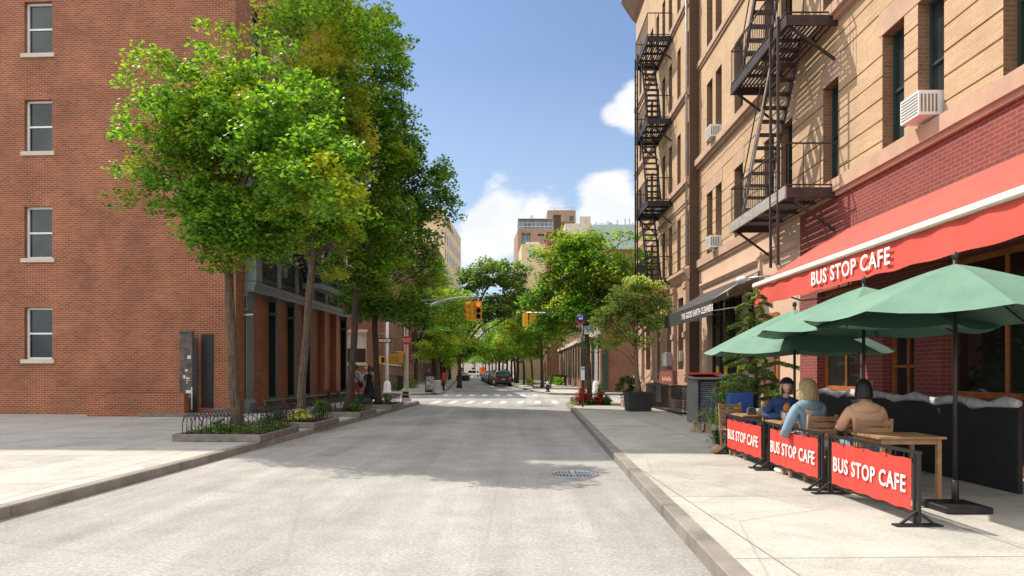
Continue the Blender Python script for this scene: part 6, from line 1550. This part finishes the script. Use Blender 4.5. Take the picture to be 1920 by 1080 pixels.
# things on the tables
def cup(label,x,y,r,h,mat,lid=None):
    b=MB(); b.lathe([(r*.75,0),(r,h),(r*.93,h),(r*.7,.01),(0,.01)],n=16); o=b.build('glass' if mat=='glass_clear' else 'pot',M[mat]); o.location=(x,y,SW+.745); props(o,label,'glass' if mat=='glass_clear' else 'pot'); 
    return o
mg_,n_,bb=new_mat('clear_glass'); bb.inputs['Base Color'].default_value=(.9,.93,.93,1); bb.inputs['Roughness'].default_value=.05; bb.inputs['Transmission Weight'].default_value=.85; bb.inputs['IOR'].default_value=1.2; M['glass_clear']=mg_
cup('tall clear drinking glass by the navy sleeve',4.02,9.88,.04,.14,'glass_clear'); cup('second clear glass nearer the banner',3.95,9.65,.04,.13,'glass_clear')
cup('white creamer jug on the jar table',4.18,11.3,.05,.10,'white_sign'); cup('clear jar on the jar table',4.26,11.2,.05,.15,'glass_clear')
b=MB(); b.box(-.07,.07,-.05,.05,0,.10); b.box(-.05,.05,-.04,.04,.1,.12); o=b.build('sugar_caddy',M['wood_grey'],bevel=.005); o.location=(4.04,11.25,SW+.746); props(o,'small dark sugar caddy on the jar table','caddy')
# parasols
def parasol(label,x,y,r,ze,za,rot,tilt=0,n=8,pole_dx=0):
    e=empty('parasol',(x,y,SW),0,label,'parasol','green cafe parasols'); b=MB(); apex=(0,0,za-SW); k=6
    def P(i,t):
        a=rot+2*PI*(i%n)/n; rr=r*t; z=(za-SW)+(ze-za)*(t**1.12); return Vector((rr*math.cos(a),rr*math.sin(a),z))
    for i in range(n):
        for j in range(k):
            t0,t1=j/k,(j+1)/k; q=[]
            for s_ in range(4):
                u0,u1=s_/4,(s_+1)/4
                sag=lambda t,u: -.05*t*math.sin(PI*u)
                def Q(t,u):
                    p=P(i,t).lerp(P(i+1,t),u); p.z+=sag(t,u); return p
                b.raw([Q(t0,u0),Q(t0,u1),Q(t1,u1),Q(t1,u0)],[(0,1,2,3)] if j else [(0,2,3)],False)
    c=b.build('canopy',M['green_canvas'],e)
    b=MB()
    for i in range(n):
        b.bar(P(i,.04)-Vector((0,0,.03)),P(i,.98)-Vector((0,0,.035)),.014); b.bar(Vector((0,0,za-SW-.55)),P(i,.5)-Vector((0,0,.04)),.012)
    b.build('ribs',M['frame_black'],e)
    b=MB(); b.tube([(pole_dx,0,.1),(0,0,za-SW+.06)],.022,8); b.ell((0,0,za-SW+.08),(.035,.035,.05)); b.build('pole',M['frame_black'],e)
    b=MB(); b.box(-.24+pole_dx,.24+pole_dx,-.24,.24,0,.07); b.cyl(pole_dx,0,.07,.32,.035); b.build('foot',M['black_iron'],e,bevel=.01); return e
parasol('green parasol lowest and farthest, its tip reaching towards the young conifer',4.62,10.9,1.45,1.92,2.62,R(20))
parasol('middle green parasol over the two women',4.62,8.75,1.45,2.13,2.72,R(10),pole_dx=-.02)
parasol('nearest green parasol, only its tip inside the photograph',4.72,7.1,1.5,2.18,2.75,R(28))
# conifer in the blue box
cb=empty('conifer_tub',(4.72,12.95,SW),0,'dark tub holding the young conifer behind the blue box','planter'); b=MB(); b.lathe([(.22,0),(.30,.42),(.28,.43),(0,.40)],n=16); b.build('tub',M['pot_black'],cb)
def conifer(label,base,H,Wmax,n=46):
    base=Vector(base); e=empty('young_conifer',base,0,label,'tree'); tb=MB(); tb.tube([(0,0,-.03),(.02,0,H*.4),(-.03,.02,H*.75),(0,0,H)],[.035,.026,.014,.004],8); pts=[]
    for i in range(n):
        t=.18+.80*i/n; a=i*2.4+rnd.uniform(-.3,.3); L=Wmax*(1-t)**.62*rnd.uniform(.6,1.1)+.06; p0=Vector((0,0,H*t)); d=Vector((math.cos(a),math.sin(a),.35))
        p1=p0+d*L*.5; p2=p0+Vector((math.cos(a)*L,math.sin(a)*L,.10*L-.05)); tb.tube([p0,p1,p2],[.008,.006,.003],5)
        m_=max(8,int(L*120))
        for k in range(m_*9):
            s_=.2+.8*rnd.random(); q=(p0.lerp(p1,s_*2) if s_<.5 else p1.lerp(p2,s_*2-1)); side=Vector((-math.sin(a),math.cos(a),0))*rnd.uniform(-1,1)*.20*L*(1.2-s_); pts.append(q+side+Vector((0,0,rnd.uniform(-.05,.03))))
    tb.build('trunk',M['bark_dark'],e); mesh_obj('foliage',leaf_mesh('foliage',pts,.055,M['leaf_conifer'],.5,aspect=.28),e); return e
conifer('young feathery conifer rising behind the farthest banner',(4.72,12.95,SW+.40),2.75,.95)
plant('leafy_plant','low conifer like branch spreading left over the mesh cabinet',4.30,13.4,SW+.75,.55,.55,150,.16,M['leaf_conifer'],aspect=.2)
plant('leafy_plant','trailing green plant at the left end of the farthest banner',4.00,12.9,SW+.02,.28,.34,90,.10,M['leaf_hosta'])
plant('spiky_plant','dry grassy plant with thin arching blades by the mesh cabinet',4.12,13.6,SW+.3,.45,.5,60,.5,M['leaf_potted'],aspect=.04)
b=MB(); b.tube([(0,0,0),(.02,0,.9)],.05,8); o=b.build('post',M['bark_dark']); o.location=(4.28,13.2,SW); props(o,'knotty dark timber post left of the blue box','post')
plant('leafy_plant','loose light green shrub filling the space right of the blue box',4.95,12.5,SW+.25,.50,.95,190,.17,M['leaf_conifer'],aspect=.3)
plant('leafy_plant','broad leaved green plant behind the jar table',5.25,11.9,SW+.1,.50,.95,150,.18,M['leaf_hosta'],aspect=.4)
# blue box
e=empty('newspaper_box',(4.35,12.75,SW),R(-8),'bright blue newspaper box with yellow lettering beneath the conifer','newspaper box')
b=MB(); b.box(-.22,.22,-.2,.2,.22,1.06); b.build('case',M['blue_box'],e,bevel=.015)
b=MB(); b.box(-.18,.18,-.15,.15,0,.22); b.build('stand',M['frame_black'],e)
text('FREE',.13,M['yellow_ink'],e,(-.226,0,.66),rot=(R(90),R(90),R(-90)),bold=.004); text('FREE',.13,M['yellow_ink'],e,(-.11,-.206,.66),rot=(R(90),R(90),0),bold=.004)
# mesh sided cabinet
e=empty('mesh_cabinet',(4.40,16.4,SW),R(-2),'grey cabinet with expanded metal doors on timber blocks','cabinet')
b=MB(); b.box(-.02,.10,-.32,.34,.22,1.28); b.box(.101,1.6,.28,.34,.22,1.28); b.box(1.55,1.6,-.32,.279,.22,1.28); b.box(.101,1.549,-.32,.279,.22,.27); b.build('carcass',M['grey_panel'],e)
b=MB(); b.extr([(-.40,1.281),(.40,1.36),(.40,1.41),(-.40,1.33)],-.08,1.66,'x'); b.build('lid',M['grey_panel'],e,bevel=.01)
b=MB(); 
for k in range(3):
    u0=.12+k*.48; b.box(u0,u0+.03,-.325,-.30,.27,1.27); b.box(u0+.43,u0+.46,-.325,-.30,.27,1.27); b.box(u0+.031,u0+.429,-.325,-.30,.27,.30); b.box(u0+.031,u0+.429,-.325,-.30,1.24,1.27)
b.build('door_frame',M['frame_black'],e)
b=MB()
for k in range(3):
    u0=.15+k*.48
    for j in range(20):
        z=.30+j*.047
        for i in range(7): u=u0+i*.0575+(.028 if j%2 else 0); b.bar((u,-.312,z),(u+.029,-.312,z+.0235),.008); b.bar((u+.029,-.312,z+.0235),(u+.0575,-.312,z),.008)
b.build('mesh',M['galv'],e)
b=MB(); b.box(.15,1.5,-.1,.25,.30,1.0); b.build('contents',M['navy'],e)
for q in ((.05,.20,-.30,-.1),(.28,.42,-.32,-.12),(1.2,1.35,-.30,-.1)): b=MB(); b.box(*q,0,.22); b.build('timber_block',M['wood_raw'],e)
b=MB(); b.box(-.06,.62,-.36,.28,1.40,1.445); o=b.build('tray',M['red_sign'],None,bevel=.01); o.location=(4.42,16.4,SW); props(o,'flat red tray lying on the lid of the mesh cabinet','tray')
# long low cafe screen behind the tables
e=empty('plastic_screen',(6.1,13.2,SW),-PI/2,'dark screen with crumpled plastic top running behind the parasols','screen')
b=MB(); b.box(0,5.2,-.03,.03,0,1.02); b.build('panel',M['pot_black'],e)
b=MB(); 
pth=[(i*.26,0+.03*math.sin(i*2.1),1.07+.03*math.sin(i*1.7)) for i in range(21)]; b.tube(pth,[.06+.02*math.sin(i*2.7) for i in range(21)],8); b.build('plastic_roll',mat_plain('milky_plastic',(.55,.56,.56),.25,var=.3,scale=9),e)
b=MB(); b.extr([(0,0),(.30,0),(.34,.10),(.22,.26),(.10,.24),(.24,.40),(.26,.54),(.0,.55)],0,.02,'x'); o=b.build('cardboard_cutout',M['cardboard']); o.location=(5.15,9.95,SW+.80); o.rotation_euler=(0,0,R(-80)); props(o,'zigzag cardboard cutout leaning behind the women','cardboard')
b=MB(); b.box(-.02,.32,-.02,.26,0,.80); o=b.build('crate_stack',M['wood_grey']); o.location=(5.12,9.9,SW); props(o,'dark crate under the zigzag cardboard cutout','crate')
# ------------------------------------------------------------------ areaway beyond: railings, steps, red sign, low door
e=empty('iron_railing',(5.72,28.4,SW),-PI/2,'black iron areaway railing before the brownstone ground floor','railing')
b=MB(); railing(b,(0,0,0),(5.9,0,0),.95,.12,.018); railing(b,(5.9,0,0),(5.9,1.1,0),.95,.12,.018); railing(b,(0,0,0),(0,.9,0),.95,.12,.018); b.build('bars',M['black_iron'],e)
b=MB(); 
for k in range(8): b.box(3.9,5.2,.25,.45,.15+k*.1,.19+k*.1)
b.build('louvre',M['galv'],e)
b=MB(); b.box(2.2,3.1,-.05,-.02,.3,.95); b.build('black_panel',M['frame_black'],e)
e=empty('entrance_steps',(5.75,30.4,SW),-PI/2,'brownstone entrance steps with pale handrail','steps'); b=MB()
for k in range(5): b.box(-.1,1.3,.2*k,1.1,.18*k,.18*(k+1)-.001)
b.build('treads',M['stone_pink'],e); b=MB(); b.tube([(1.35,-.05,.0),(1.35,-.05,.8),(1.35,1.0,1.7)],.022,6); b.tube([(-.15,-.05,.0),(-.15,-.05,.8),(-.15,1.0,1.7)],.022,6); b.build('handrail',M['galv'],e)
e=empty('shop_sign',(6.0,27.1,SW),-PI/2,'red basement shop sign behind the black railing','sign')
b=MB(); b.box(0,2.6,.0,.04,1.0,1.5); b.build('board',M['brick_painted'],e)
text('TAILOR',.30,M['white_ink'],e,(1.3,-.004,1.25),bold=.006) if False else None
b=MB(); 
for k in range(9): b.box(.5+k*.17,.60+k*.17,-.006,-.001,1.12,1.12+(.12 if k%3 else .18))
b.build('worn_lettering',M['peach_cloth'],e)
e=empty('intercom_box',(6.35,27.9,SW+1.7),-PI/2,'grey blue cabinet on the brownstone wall above the red sign','cabinet'); b=MB(); b.box(0,.9,-.1,.25,0,.55); b.build('case',M['galv'],e,bevel=.01)
e=empty('wood_door',(5.75,21.9,SW),-PI/2,'narrow dark brown wooden gate before the basement entry','gate'); b=MB()
for k in range(4): b.box(k*.16,k*.16+.15,0,.05,.05,1.05)
b.build('boards',M['wood_grey'],e); b=MB(); b.bar((.02,-.01,.3),(.6,-.01,.3),.05); b.bar((.02,-.01,.85),(.6,-.01,.85),.05); b.build('battens',M['wood_grey'],e)
for i,(y,h) in enumerate(((21.0,1.1),(19.9,1.1),(18.8,1.1))):
    pass
e=empty('iron_railing',(5.75,21.0,SW),-PI/2,'short black iron railing between the gate and the mesh cabinet','railing'); b=MB(); railing(b,(0,0,0),(3.6,0,0),1.0,.13,.018); b.build('bars',M['black_iron'],e)
e=empty('wood_crate',(6.1,20.4,SW),-PI/2,'orange timber crate behind the short railing','crate'); b=MB(); 
for k in range(3): b.box(0,.7,0,.4,.05+k*.2,.2+k*.2)
b.build('boards',M['wood_orange'],e)
